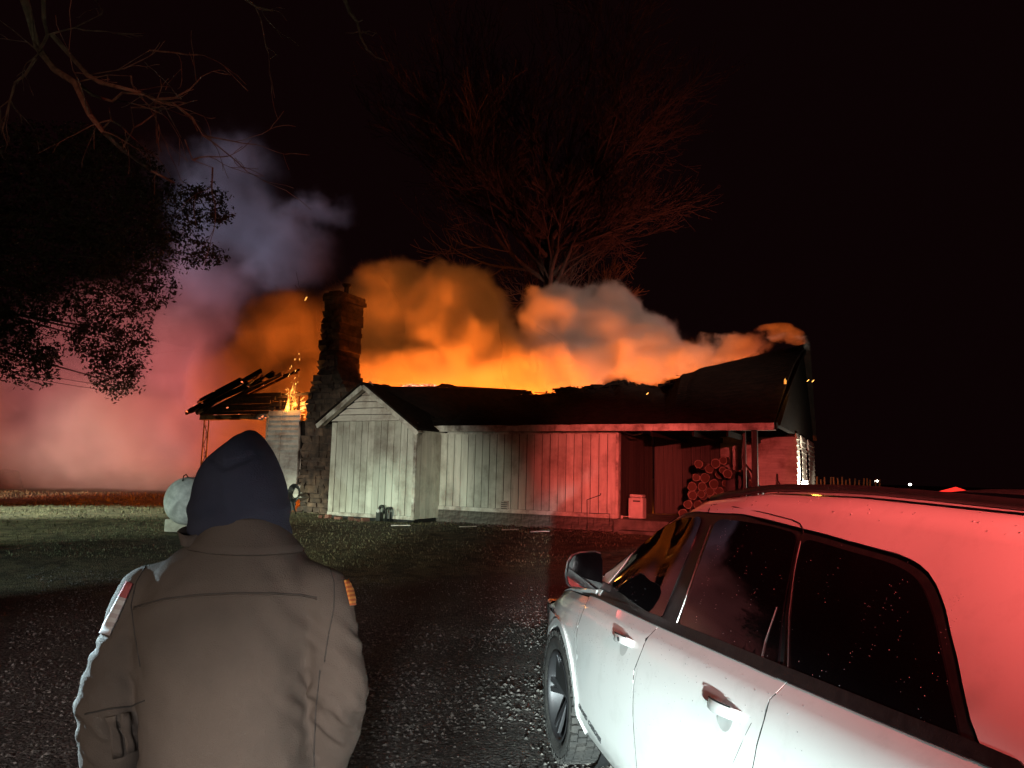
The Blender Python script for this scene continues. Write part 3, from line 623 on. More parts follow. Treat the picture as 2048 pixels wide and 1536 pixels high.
LP = [(935, 425, .26, 'topmost firewood log, round pale cut end, at the peak of the pile'), (870, 475, .25, 'pale ended log just below left of the topmost log'), (1050, 525, .25, 'firewood log with pale cut end on the right shoulder of the pile'), (1000, 492, .2, 'small dark log wedged between the peak log and the right shoulder log'),
      (830, 565, .28, 'big round log with bright ring of bark in the left middle of the pile'), (745, 560, .22, 'dim log on the upper left flank of the firewood pile'), (920, 625, .27, 'large pale ended log near the centre of the firewood pile'), (803, 650, .25, 'pale ended log low in the pile just left of its centre'),
      (705, 650, .27, 'log with wide red lit end at the lower left of the pile'), (965, 700, .27, 'log half hidden by the car roof under the centre of the pile'), (880, 700, .24, 'dim log between two brighter ends in the bottom visible row'), (795, 722, .22, 'low dark log just above the car roof, left of centre'), (690, 722, .22, 'leftmost log at the foot of the firewood pile'), (770, 430, .24, 'reddish log standing out on the left top of the pile'), (1010, 395, .22, 'dark reddish log resting high behind the peak log')]
G = 'firewood logs stacked under the porch roof'
PV = 1.35
placed = []
for x, y, dd, lab in LP:
    uu, zz = HP(1240+x/4.876, 840+y/4.876, PV); placed.append((uu, zz, dd, lab))
def put_log(uu, zz, dd, lab, v, group=G):
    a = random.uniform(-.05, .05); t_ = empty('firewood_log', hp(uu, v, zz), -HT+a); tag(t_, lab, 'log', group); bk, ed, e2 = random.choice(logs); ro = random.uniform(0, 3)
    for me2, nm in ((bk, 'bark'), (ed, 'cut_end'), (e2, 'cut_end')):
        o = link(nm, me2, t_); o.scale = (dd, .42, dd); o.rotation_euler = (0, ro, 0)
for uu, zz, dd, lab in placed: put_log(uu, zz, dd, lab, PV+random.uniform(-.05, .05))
# the rows below, down to the slab, hidden by the car from here
ORD = ['first', 'second', 'third', 'fourth', 'fifth', 'sixth', 'seventh', 'eighth']; RW_ = ['bottom', 'second', 'third', 'fourth']
low = 'one of the alike firewood logs in the lower rows hidden behind the car roof'
for r_ in range(3):
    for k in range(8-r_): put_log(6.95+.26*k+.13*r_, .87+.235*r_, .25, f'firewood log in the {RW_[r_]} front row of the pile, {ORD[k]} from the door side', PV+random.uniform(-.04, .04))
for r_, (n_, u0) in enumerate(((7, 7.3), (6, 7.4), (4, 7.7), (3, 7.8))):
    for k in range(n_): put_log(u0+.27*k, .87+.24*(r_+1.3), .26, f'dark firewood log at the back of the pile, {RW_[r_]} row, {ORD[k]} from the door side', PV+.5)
def tarp(name, u, v, z, sx, sy, sz, lab, cat, m, seed=0):
    mb = MB(); N = 10; vs = []; fs = []
    for j in range(N+1):
        for i in range(N*2):
            t_ = 2*math.pi*i/(N*2); f_ = j/N; r_ = math.cos(f_*math.pi/2)**.35 if j < N else 0.02
            q = Vector((math.copysign(abs(math.cos(t_))**.55, math.cos(t_))*r_, math.copysign(abs(math.sin(t_))**.55, math.sin(t_))*r_, math.sin(f_*math.pi/2)**1.2))
            q *= 1+.16*noise.noise(q*2.3+Vector((seed, 0, 0))); vs.append((q.x*sx/2, q.y*sy/2, q.z*sz))
    for j in range(N):
        for i in range(N*2): k2 = (i+1) % (N*2); fs.append((j*N*2+i, j*N*2+k2, (j+1)*N*2+k2, (j+1)*N*2+i))
    fs.append(tuple(range(N*2-1, -1, -1))); o = mesh(name, vs, fs, m, None, True); o.location = hp(u, v, z); o.rotation_euler = (0, 0, -HT); tag(o, lab, cat); return o
M['cloth_dark'] = surf('dark_tarp', (.12, .09, .09), (.05, .04, .045), 3, .8, .5, 12)
tarp('covered_crate', 8.25, 2.0, .74, .8, .6, 1.18, 'dim bundle under a dark cover, right of the firewood peak', 'bundle', M['cloth_dark'], 1)
tarp('covered_crate', 8.62, 1.6, .74, .75, .7, .86, 'lower rounded dark bundle beside the thick porch post', 'bundle', M['cloth_dark'], 4)
tarp('rubbish_bag', 9.2, 1.2, .74, .7, .6, .42, 'black rubbish bag slumped at the foot of the porch post', 'bag', M['black'], 8)
tarp('rubbish_bag', 9.32, 2.3, .74, .5, .5, .62, 'pointed black bag against the red lit clapboards', 'bag', M['black'], 12)
o = MB().tube([hp(9.2, 2.6, .74), hp(9.12, 2.8, 1.65), hp(9.1, 2.9, 1.95)], .02, 6).tube([hp(9.14, 2.75, 1.75), hp(9.4, 2.8, 1.3)], .012, 5).build('garden_tool', M['bark']); tag(o, 'thin forked wooden handle leaning on the red lit clapboards', 'tool')
# pale heater box on the porch slab
ht = empty('storage_bin', hp(6.10, .15, .745), -HT); tag(ht, 'pale upright plastic bin on the porch slab beside the board wall corner', 'bin')
bevel(MB().box((-.19, -.15, 0), (.19, .17, .52)).build('bin_body', M['plastic'], ht), .035, 3); bevel(MB().box((-.17, -.14, .525), (.17, .16, .60)).build('bin_lid', M['plastic'], ht), .03, 3)
bevel(MB().box((-.06, -.172, .42), (.12, -.15, .455)).build('handle', M['iron'], ht), .006); 
o = MB().tube([hp(5.78, -.1, .75), hp(5.78, -.1, .82)], .03, 8).tube([hp(5.78, -.1, .80), hp(5.95, -.05, .80)], .01, 5).build('valve', M['plastic']); tag(o, 'tiny pale valve on the slab between wall corner and bin', 'valve')
# vent pipes by the bay
VP = surf('pipe_paint', (.02, .022, .02), None, 5, .35, 0)
vb = empty('gas_riser', hp(*(HP(757, 1040, -1.5)[0], -1.5, .42)), -HT); tag(vb, 'pair of black bent gas pipes at the foot of the gable bay', 'pipes')
for dx, hh, rr_ in ((-.02, .42, .04), (.20, .38, .03)):
    pts = [(dx, .05, 0), (dx, .05, hh-.1)]+[(dx-.0+.075*(1-math.cos(a_))-.0, .05, hh-.1+.085*math.sin(a_)) for a_ in np.linspace(.2, math.pi, 8)]+[(dx+.15, .05, hh-.22 if dx < .1 else .0)]
    MB().tube(pts, rr_, 10).build('bent_pipe', VP, vb, True)
bevel(MB().box((-.07, -.05, .0), (.08, .12, .24)).build('regulator', VP, vb), .02, 3)
MB().lathe([(0, 0), (.05, 0), (.05, .09), (0, .11)], 12, Matrix.Translation((.06, -.04, .28)) @ Matrix.Rotation(R(90), 4, 'X')).build('gauge', M['tank'], vb)
# loose bricks in front of the bay
bl = ['loose brick lying flat left of the bay corner', 'loose brick end on in front of the bay, leftmost of the upright ones', 'dark loose brick between two others before the bay', 'loose brick tipped on edge near the bent pipes', 'half brick lying just left of the bent pipes', 'brick lying apart on the grass under the bay boards']
for k, (px, py) in enumerate(((655, 1047), (676, 1050), (700, 1053), (713, 1052), (730, 1050), (640, 1050))):
    uu, zz = HP(px, py, -1.75); p = hp(uu, -1.75, 0); o = bevel(MB().box((-.11, -.05, 0), (.11, .05, .07 if k % 2 else .10), .006).build('brick', M['red_brick']), .005)
    o.location = (p.x, p.y, gh(p.x, p.y)+.01); o.rotation_euler = (random.uniform(-.1, .1), random.uniform(-.1, .1), random.uniform(0, 3)); tag(o, bl[k], 'brick', 'loose bricks before the gable bay')
# hose reel by the chimney foot
ph = at(590, 1000, 21.6); hz = gh(ph.x, ph.y); hb = MB()
for k in range(5):
    r_ = .13+.022*k; hb.tube([(ph.x+r_*math.cos(t_)*.8, ph.y-.04*k, hz+.62+r_*math.sin(t_)*1.2) for t_ in np.linspace(0, 6.0, 22)], .016, 6)
hb.tube([(ph.x+.05, ph.y, hz), (ph.x-.12, ph.y, hz+.5), (ph.x, ph.y, hz+.85), (ph.x+.15, ph.y, hz+.95)], .018, 6); tag(hb.build('coiled_hose', M['black'], None, True), 'black coiled hose hanging beside the foot of the stone chimney', 'hose')
# debris along the foundation
dbm = MB()
for k in range(150):
    uu = random.uniform(.6, 6.2); v = random.uniform(-1.1, -.1); p = hp(uu, v, 0); s_ = random.uniform(.02, .07); z = gh(p.x, p.y)+s_*.3
    dbm.add([(p.x+random.uniform(-s_, s_)*1.4, p.y+random.uniform(-s_, s_), z+random.uniform(-s_, s_)*.7) for _ in range(6)], [(0, 1, 2), (0, 2, 3), (0, 3, 4), (1, 2, 5), (2, 3, 5), (3, 4, 5), (0, 4, 5), (0, 1, 5)])
tag(dbm.build('rubble', surf('rubble', (.16, .13, .11), (.05, .04, .035), 9, .9, .3), None), 'small rubble and leaves along the foot of the foundation', kind='stuff')
for k, (px, py, L, lab) in enumerate(((800, 1077, .5, 'short pale lath on the dark grass right of the bay'), (935, 1070, .42, 'short pale splinter of board before the foundation'), (1020, 1073, .4, 'pale scrap of board lying below the red lit wall'), (1080, 1070, .45, 'dim board scrap at the right end of the foundation'))):
    p = at(px, py, 18.2-k*.3); z = gh(p.x, p.y); o = MB().bar((-L/2, 0, 0), (L/2, .05, .02), .06, .02, j=.006).build('board_scrap', M['clap']); o.location = (p.x, p.y, z+.03); o.rotation_euler = (0, 0, random.uniform(-.3, .3)); tag(o, lab, 'board', 'scraps of board before the house')
# work light at the far corner, with its real lamp
wl = empty('work_light', hp(9.74, 3.55, 0), -HT); wl.location.z = gh(wl.location.x, wl.location.y); tag(wl, 'glaring white work light on a low stand by the far corner of the house', 'lamp')
ps = HP(1604, 967, 3.55)[1]-wl.location.z
for a in (0, 2.1, 4.2): MB().tube([(0, 0, .5), (.25*math.cos(a), .25*math.sin(a), 0)], .012, 6).build('leg', M['iron'], wl)
MB().tube([(0, 0, .45), (0, 0, ps-.08)], .014, 6).build('pole', M['iron'], wl)
bevel(MB().box((-.05, -.10, ps-.09), (.06, .10, ps+.09)).build('lamp_housing', M['iron'], wl), .01)
MB().lathe([(0, 0), (.075, 0), (.07, .015), (0, .03)], 18, Matrix.Translation((-.015, -.115, ps)) @ Matrix.Rotation(R(90), 4, 'X')).build('lamp_face', glow('lamp_white', (1, .97, .86), 60), wl)
point('work_lamp', hp(9.93, 3.5, wl.location.z+ps+.06), 260, (1, .92, .72), .05)
# propane tank
tp0, tp1 = at(356, 1003, 15.0), at(430, 1003, 15.9); R_T = .49; ax_ = (tp1-tp0); ax_.z = 0; ax_.normalize()
tcz = (at(350, 957, 15).z+at(350, 1049, 15).z)/2
tank = empty('propane_tank', (tp0.x, tp0.y, tcz)); tag(tank, 'white horizontal propane tank lying on the grass behind the hooded person', 'gas tank')
tank.rotation_euler = Vector((ax_.x, ax_.y*2.3, 0)).to_track_quat('X', 'Z').to_euler()
prof = []
for k in range(9): a = math.pi/2*k/8; prof.append((R_T*math.sin(a), -.30*math.cos(a)))
prof += [(R_T, .02), (R_T+.004, .03), (R_T, .04), (R_T, 2.0)]+[(R_T*math.cos(a), 2.0+.30*math.sin(a)) for a in np.linspace(.2, math.pi/2, 7)]
MB().lathe(prof, 40, Matrix.Translation((.28, 0, 0)) @ Matrix.Rotation(R(90), 4, 'Y')).build('tank_shell', M['tank'], tank, True)
for x in (.45, 1.9): bevel(MB().box((x-.13, -.5, -R_T-.16), (x+.13, .5, -R_T+.10)).build('support_block', M['concrete'], tank), .015)
MB().tube([(.10, 0, R_T-.08), (.12, 0, R_T+.03), (.20, 0, R_T+.06), (.27, 0, R_T)], .012, 6).build('lifting_eye', M['iron'], tank)
MB().lathe([(0, 0), (.16, 0), (.18, .10), (.12, .19), (0, .20)], 20, Matrix.Translation((1.1, 0, R_T-.03))).build('valve_cover', M['tank'], tank, True)

# ------------------------------------------------------------------ far things on the right
for px, py, lab in ((1753, 962, 'far white yard light, the brighter one left of its neighbour'), (1820, 969, 'smaller far white yard light, right of the brighter one')):
    p = at(px, py, 120); t_ = empty('yard_light', (p.x, p.y, gh(p.x, p.y))); tag(t_, lab, 'light', 'far yard lights')
    hh = p.z-gh(p.x, p.y); MB().tube([(0, 0, 0), (0, 0, hh-.1)], .08, 6).build('pole', M['iron'], t_); MB().lathe([(0, -.2), (.18, -.14), (.24, 0), (.18, .14), (0, .2)], 12, Matrix.Translation((0, 0, hh))).build('lamp', glow('far_lamp', (1, .95, .85), 14 if px < 1800 else 9), t_, True)
sh = empty('far_shed', at(1912, 984, 90)); sh.location.z = gh(sh.location.x, sh.location.y); tag(sh, 'small far off peaked roof glowing bright red above a white strip', 'tent')
cz = at(1912, 984, 90).z-sh.location.z; RL = glow('red_roof_glow', (1, .03, .02), 1.6); WS = glow('strip_glow', (1, .75, .75), 1.3)  # red and white light put in as emission; neither part is a lamp
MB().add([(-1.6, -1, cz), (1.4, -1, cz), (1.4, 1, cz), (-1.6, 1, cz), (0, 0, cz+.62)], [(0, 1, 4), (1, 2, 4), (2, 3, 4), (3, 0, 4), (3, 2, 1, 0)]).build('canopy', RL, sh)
MB().box((-.7, -1.05, cz-.16), (2.2, -.95, cz-.05)).build('white_glow_strip', WS, sh); 
for x in (-1.5, 1.3): MB().tube([(x, -.9, 0), (x, -.9, cz)], .04, 6).build('leg', M['iron'], sh)
fp_lab = ['first', 'second', 'third', 'fourth', 'fifth', 'sixth', 'seventh', 'eighth', 'ninth', 'tenth', 'eleventh', 'twelfth', 'thirteenth', 'fourteenth', 'fifteenth', 'sixteenth']
for k in range(16):
    px = 1636+k*8.2+random.uniform(-2, 2); Y = 34+k*.35; p = at(px, 985, Y); g_ = gh(p.x, p.y); q = at(px, 955+random.uniform(-2, 5), Y)
    o = MB().tube([(0, 0, -.1), (random.uniform(-.03, .03), 0, (q.z-g_)*.6), (random.uniform(-.05, .05), 0, q.z-g_)], [.05, .045, .04], 6).build('fence_post', M['bark']); o.location = (p.x, p.y, g_)
    tag(o, f'{fp_lab[k]} thin wooden fence post counted from the house corner, in the dark', 'fence post', 'thin fence posts beyond the right end of the house')
spot('work_lamp', hp(10.3, 5.2, 1.6), at(1690, 970, 36), 700, (1, .9, .7), 40, .8, .1)

# ------------------------------------------------------------------ trees
def grow(mb, p, d, L, r_, lev, maxl, spread, up_, wob, nb, minr, thin=.62, sides=(7, 5, 4, 3, 3, 3)):
    n = 5 if lev < 2 else 4; pts = [p]; rs = [r_]; d = d.normalized(); q = Vector(p)
    for i in range(n):
        d = (d+Vector((random.gauss(0, wob), random.gauss(0, wob), random.gauss(0, wob)))+Vector((0, 0, up_))).normalized(); q = q+d*L/n; pts.append(q.copy()); rs.append(max(minr, r_*(1-(1-thin)*(i+1)/n)))
    mb.tube(pts, rs, sides[min(lev, 5)], caps=False)
    if lev >= maxl: return
    for k in range(nb[min(lev, len(nb)-1)]):
        f_ = random.uniform(.25, 1) if k else 1.0; i = min(n-1, int(f_*n)); b0 = pts[i].lerp(pts[i+1], f_*n-i if f_ < 1 else 1.0)
        dd = (pts[i+1]-pts[i]).normalized(); ax2 = dd.cross(Vector((random.gauss(0, 1), random.gauss(0, 1), random.gauss(0, 1)))).normalized()
        ang = random.uniform(.35, 1)*spread*(1 if k else .35); nd = Matrix.Rotation(ang, 3, ax2) @ dd
        grow(mb, b0, nd, L*random.uniform(.55, .82), max(minr, rs[i]*random.uniform(.45, .7)), lev+1, maxl, spread, up_, wob, nb, minr, thin, sides)
def tree(name, base, label, trunk_pts, trunk_r, limbs, maxl, m, nb, minr=.012, group=None, spread=.75, up_=.05, wob=.08):
    t_ = empty(name, base); tag(t_, label, 'tree', group)
    MB().tube(trunk_pts, trunk_r, 10).build('trunk', m, t_, True); mb = MB()
    for p, d, L, r_ in limbs: grow(mb, Vector(p), Vector(d), L, r_, 0, maxl, spread, up_, wob, nb, minr)
    mb.build('crown', m, t_); return t_
TB = surf('maple_bark', (.075, .052, .045), (.045, .033, .03), 6, .9, .4, 20)
p = at(1098, 560, 34); g0 = gh(p.x, p.y); limbs = []
zt = at(1098, 470, 34).z-g0
random.seed(11)
for k in range(15):
    a = random.uniform(0, 6.28); hgt = random.uniform(.55, 1.0)*zt; e = random.uniform(.35, 1.0); limbs.append(((0, 0, hgt), (math.cos(a)*math.cos(e), math.sin(a)*math.cos(e)*.8, math.sin(e)), random.uniform(3.0, 4.6)*(.8+.25*(1-e)), .13))
for a, e in ((3.3, .75), (0.3, .8), (2.9, 1.1), (.4, 1.25), (1.5, 1.35), (3.0, .5)): limbs.append(((0, 0, zt*.98), (math.cos(a)*math.cos(e), .2*math.sin(a), math.sin(e)), 4.9, .17))
tree('bare_tree', (p.x, p.y, g0), 'tall bare spreading tree glowing dark red behind the burning roof', [(0, 0, -.3), (.05, 0, 3), (-.05, .05, 7), (0, 0, zt)], [.42, .33, .27, .22], limbs, 5, TB, [4, 4, 4, 3, 3], .011)
for k, (px, Y, hh, lab) in enumerate(((790, 37, 9.5, 'smaller bare tree at the left foot of the tall bare tree'),)):
    p = at(px, 900, Y); g1 = gh(p.x, p.y); limbs = []
    for j in range(9): a = random.uniform(0, 6.28); e = random.uniform(.5, 1.1); limbs.append(((0, 0, hh*random.uniform(.35, .6)), (math.cos(a)*math.cos(e), math.sin(a)*math.cos(e), math.sin(e)), hh*.34, .08))
    tree('bare_tree', (p.x, p.y, g1), lab, [(0, 0, -.3), (0, .05, hh*.3), (0, 0, hh*.6)], [.2, .15, .1], limbs, 4, TB, [4, 4, 3, 3], .011)
# overhead branches of a tree standing just left of the view
p0 = Vector((-8.5, 5.2, 0)); ob = empty('overhanging_tree', p0); tag(ob, 'bare tree outside the left edge whose grey branches hang over the top left corner', 'tree')
OBk = surf('branch_bark', (.30, .25, .18), (.15, .12, .09), 12, .85, .7, 40)
top_ = at(30, -60, 6.2)-p0; MB().tube([(0, 0, -.2), (.2, .1, 3), (.6, .4, 5.5), (1.6, .7, 6.8), top_], [.32, .25, .2, .12, .07], 10).build('trunk', OBk, ob, True)
brs = [([(30, -60), (55, 20), (75, 95), (110, 140), (150, 165), (180, 230), (205, 262), (245, 300), (300, 340), (350, 366)], .060, .012), ([(85, -40), (88, 40), (95, 70), (78, 105)], .03, .02), ([(105, 70), (140, 110), (175, 150), (200, 165), (240, 175), (280, 185), (310, 198), (345, 205), (385, 240), (395, 262)], .035, .006),
       ([(160, 170), (185, 190), (225, 203), (245, 185), (290, 190), (330, 215), (362, 275)], .022, .005), ([(72, 115), (50, 150), (30, 165), (20, 200), (5, 260), (15, 290)], .02, .006), ([(205, 258), (222, 240), (218, 215)], .012, .004), ([(245, 300), (268, 255), (262, 215)], .010, .004), ([(310, 198), (350, 195), (362, 198)], .012, .003), ([(345, 205), (385, 235), (405, 270), (400, 285)], .012, .003), ([(370, 280), (385, 320), (425, 335)], .008, .003),
       ([(480, -10), (510, 12), (545, 22)], .022, .008), ([(95, 70), (150, 55), (200, 30)], .012, .004), ([(150, 165), (215, 150), (262, 152)], .010, .003), ([(20, 200), (0, 215)], .01, .004), ([(175, 150), (235, 140), (300, 100)], .008, .003)]
cr = MB(); random.seed(5)
for pts, r0, r1 in brs:
    Yb = 6.2; P3 = [at(x, y, Yb+.5*math.sin(i*.5+x*.01))-p0 for i, (x, y) in enumerate(pts)]; n = len(P3); cr.tube(P3, [.72*(r0+(r1-r0)*i/(n-1)) for i in range(n)], 7)
    for k in range(2): 
        i = random.randrange(1, n); d = (P3[i]-P3[i-1]); grow(cr, P3[i], d+Vector((random.gauss(0, .3), random.gauss(0, .3), random.gauss(0, .3)))*d.length*2, random.uniform(.25, .6), .008, 3, 5, .7, -.02, .1, [1, 2, 2], .0028)
cr.build('crown', OBk, ob)
p1 = Vector((-2.5, 3.0, 9)); o = MB(); pts = [(676, -60), (690, 0), (700, 25), (715, 45), (722, 75), (735, 100), (752, 115), (778, 124)]; P3 = [at(x, y, 5.6) for x, y in pts]; o.tube(P3, [.022, .018, .016, .013, .010, .008, .006, .003], 7)
for pts in ([(722, 62), (708, 66), (692, 66)], [(722, 66), (738, 62), (755, 68)], [(724, 62), (745, 72), (754, 64)], [(715, 45), (725, 40)]): o.tube([at(x, y, 5.6) for x, y in pts], [.006, .004, .002], 5)
tag(o.build('hanging_branch', OBk), 'single bare twig hanging alone from the top edge, left of middle', 'branch')
# dark evergreen at the left
def leafmask(x, y):
    # ragged outline of the crown as seen from the driveway
    if y < 250: return 0
    right = np.interp(y, [250, 300, 360, 385, 430, 465, 500, 520, 545, 590, 640, 700, 745, 790, 800], [180, 300, 330, 455, 470, 380, 440, 455, 350, 355, 300, 300, 285, 265, 200])
    low_ = np.interp(x, [-60, 20, 70, 95, 105, 130, 170, 230, 270, 300], [740, 760, 775, 775, 735, 725, 745, 800, 790, 690])
    d = min((right-x)/60, (low_-y)/60); return d
random.seed(21)
CX0 = at(-260, 900, 12.5); ev = empty('evergreen_tree', (CX0.x, CX0.y, gh(CX0.x, CX0.y))); tag(ev, 'big dark evergreen tree filling the left edge, its ragged foliage against pink smoke', 'tree')
b0 = Vector(ev.location); H_ = 10.5
MB().tube([(0, 0, -.2), (.1, 0, 4), (0, .1, 8), (0, 0, H_)], [.36, .28, .18, .05], 10).build('trunk', M['bark'], ev, True)
LV = []; LF = []; limb = MB(); nl = 0
def spray(c_, sz, n):
    global nl
    ax2 = Vector((random.gauss(0, 1), random.gauss(0, 1), random.gauss(-.2, .7))).normalized()
    for _ in range(n):
        q = c_+ax2*random.uniform(-sz, sz)+Vector((random.gauss(0, sz*.30), random.gauss(0, sz*.30), random.gauss(0, sz*.30)))
        a = Vector((random.gauss(0, 1), random.gauss(0, 1), random.gauss(0, 1))).normalized(); b_ = a.cross(Vector((random.gauss(0, 1), random.gauss(0, 1), random.gauss(0, 1)))).normalized(); l_ = random.uniform(.020, .048); w = l_*.42
        LV.extend([q-a*l_, q+b_*w, q+a*l_, q-b_*w]); LF.append((nl, nl+1, nl+2, nl+3)); nl += 4
tries = 0
while len(LF) < 62000 and tries < 40000:
    tries += 1; x = random.uniform(-330, 475); y = random.uniform(250, 800); d = leafmask(x, y); Y = random.uniform(10.6, 13.6)
    nn_ = noise.noise(Vector((x*.013, y*.013, Y*.35)))*1.0+noise.noise(Vector((x*.035, y*.035, 2)))*.7
    if d < 0 or nn_ > .06+.75*min(1.0, d*.42): continue
    spray(at(x, y, Y)-b0, .13, 11)
mesh('crown', LV, LF, M['leaf'], ev)
for k in range(34):
    x = random.uniform(-80, 420); y = random.uniform(330, 760)
    if leafmask(x, y) < .1: continue
    Y = random.uniform(11, 13); e_ = at(x, y, Y)-b0; s0 = Vector((0, 0, min(H_-.5, e_.z+random.uniform(-.2, 1.4)))); m_ = s0.lerp(e_, .55)+Vector((0, 0, .35)); limb.tube([s0, m_, e_], [.05, .025, .006], 5)
    for j in range(4): s1 = m_.lerp(e_, random.random()); limb.tube([s1, s1+Vector((random.gauss(.1, .2), random.gauss(0, .2), random.gauss(-.15, .15)))], [.008, .003], 4)
limb.build('limbs', M['bark'], ev)
# thin power lines seen past the evergreen
for (a, b_, lab) in (((-60, 716), (240, 775), 'upper of two thin overhead wires crossing the pink smoke at left'), ((-60, 728), (240, 784), 'lower of two thin overhead wires crossing the pink smoke at left')):
    A, B = at(*a, 26), at(*b_, 27.5); o = MB().tube([A.lerp(B, f_)+Vector((0, 0, -.1*math.sin(math.pi*f_))) for f_ in np.linspace(0, 1, 8)], .012, 5).build('overhead_wire', M['wire']); tag(o, lab, 'wire', 'overhead wires at left')
p = at(8, 965, 35); tarp('brush_heap', 0, 0, 0, 1.5, 1.2, .9, 'dim heap of brush in the smoke at the far left edge', 'heap', M['char'], 3).location = (p.x, p.y, gh(p.x, p.y)-.05)
for k, (px, py, L) in enumerate(((455, 690, .9), (480, 705, .7))):
    pass

# ------------------------------------------------------------------ parked white car
CX, CY, CYAW = 1.268, 5.19, .178
car = empty('parked_car', (CX, CY, 0), CYAW); tag(car, 'white sport utility car with tinted windows parked at right, nearest thing to the camera', 'car')
CM = Matrix.Translation((CX, CY, 0)) @ Matrix.Rotation(CYAW, 4, 'Z'); CMi = CM.inverted()
_zr = ([-4.25, -4.15, -4.0, -3.7, -3.3, -2.6, -2.0, -1.5, -1.2, -.9, -.6, -.3, 0, .4, .62, .72], [1.30, 1.52, 1.64, 1.715, 1.745, 1.765, 1.76, 1.715, 1.62, 1.46, 1.29, 1.12, 1.06, .98, .88, .62])
_zb = ([-4.25, -3.4, -2.6, -1.5, -.6, 0, .4, .72], [1.20, 1.19, 1.15, 1.10, 1.07, 1.02, .93, .6])
_k = ([-4.25, -4.1, -3.8, -3.2, -.9, -.3, .2, .5, .66, .72], [.86, .93, .975, 1, 1, .995, .965, .90, .80, .70])
def sec(x):
    zr, zb, k = float(np.interp(x, *_zr)), float(np.interp(x, *_zb)), float(np.interp(x, *_k)); H = max(.02, zr-zb)
    g = min(1, max(0, (H-.08)/.5))           # 0: bonnet, 1: full cabin
    yb = .865; yt = yb-.205*g if g > 0 else yb
    if x < -3.3: yt -= .05*sstep(-3.3, -4.2, x)
    P = [(.78, .24), (.90, .30), (.965, .42), (.978, .58), (.985, .74), (.978, .86), (.962, .93*zb/1.1 if zb > .95 else .86), (.925, zb-.045), (yb+.015, zb-.008)]
    P = [(a, min(b_, zb-.05+.004*i)) for i, (a, b_) in enumerate(P[:7])]+P[7:]
    ht_ = zb+(H-.115)*1.0 if g > .3 else zb+H*.5
    for f_ in (.0, .25, .5, .75, 1.0): P.append((yb-.008+(yt-yb)*f_-.012*math.sin(math.pi*f_)*0+.012*math.sin(math.pi*f_), zb+.012+(ht_-zb-.012)*f_))
    P += [(yt-.035, ht_+(zr-ht_)*.45), (yt-.085, ht_+(zr-ht_)*.72), (yt-.20, ht_+(zr-ht_)*.88), (yt*.45, zr-.006), (0, zr)]
    return [(a*k, b_) for a, b_ in P]
NTT = 18.0
_cache = {}
def surfp(x, t, off=0):
    if x not in _cache: _cache[x] = sec(x)
    P = _cache[x]; i = min(len(P)-2, max(0, int(t))); f_ = t-i; a, b_ = P[i], P[i+1]
    y, z = a[0]+(b_[0]-a[0])*f_, a[1]+(b_[1]-a[1])*f_
    if off:
        # outward normal blended between neighbouring facets
        def nrm(i): i = min(len(P)-2, max(0, i)); dy, dz = P[i+1][0]-P[i][0], P[i+1][1]-P[i][1]; L = math.hypot(dy, dz) or 1; return (dz/L, -dy/L)
        n0 = nrm(i); n1 = nrm(i+1) if f_ > .5 else nrm(i-1); w = abs(f_-.5); nn_ = (n0[0]*(1-w)+n1[0]*w, n0[1]*(1-w)+n1[1]*w); L = math.hypot(*nn_) or 1
        y += nn_[0]/L*off; z += nn_[1]/L*off
    return Vector((-y, x, z))
# table for finding the spot of the surface seen at a pixel
TX = np.linspace(-4.2, .70, 197); TT = np.linspace(0, NTT-1, 205)
TBL = np.array([[proj(CM @ surfp(float(x), float(t_))) for t_ in TT] for x in TX])
def carxt(px, py, tlo=0, thi=99):
    d = (TBL[:, :, 0]-px)**2+(TBL[:, :, 1]-py)**2; d[:, (TT < tlo) | (TT > thi)] = 1e9; i, j = np.unravel_index(np.argmin(d), d.shape); x, t = TX[i], TT[j]
    for _ in range(6):
        a = np.array(proj(CM @ surfp(x, t))); e = np.array((px, py))-a; hx, ht2 = .004, .02
        J = np.stack([(np.array(proj(CM @ surfp(x+hx, t)))-a)/hx, (np.array(proj(CM @ surfp(x, t+ht2)))-a)/ht2], 1)
        try: s_ = np.linalg.solve(J, e)
        except Exception: break
        x = float(np.clip(x+np.clip(s_[0], -.05, .05), -4.2, .7)); t = float(np.clip(t+np.clip(s_[1], -.5, .5), tlo, min(thi, NTT-1.01)))
    return x, t
def densify(poly, dx=.09, dt=.6):
    out = []
    for i, a in enumerate(poly):
        b_ = poly[(i+1) % len(poly)]; n = max(1, int(max(abs(a[0]-b_[0])/dx, abs(a[1]-b_[1])/dt)+.99)); out += [(a[0]+(b_[0]-a[0])*k/n, a[1]+(b_[1]-a[1])*k/n) for k in range(n)]
    return out
def soft(pts, r_=9, it=2):
    for _ in range(it):
        out = []; n = len(pts)
        for i in range(n):
            p = np.array(pts[i], float)
            for q in (pts[i-1], pts[(i+1) % n]):
                d = np.array(q, float)-p; L = math.hypot(*d); out.append(tuple(p+d*min(r_/L, .3)))
        pts = out; r_ *= .5
    return pts
def inside(p, poly):
    r_ = False; n = len(poly)
    for i in range(n):
        a, b_ = poly[i], poly[(i+1) % n]
        if (a[1] > p[1]) != (b_[1] > p[1]) and p[0] < (b_[0]-a[0])*(p[1]-a[1])/(b_[1]-a[1])+a[0]: r_ = not r_
    return r_
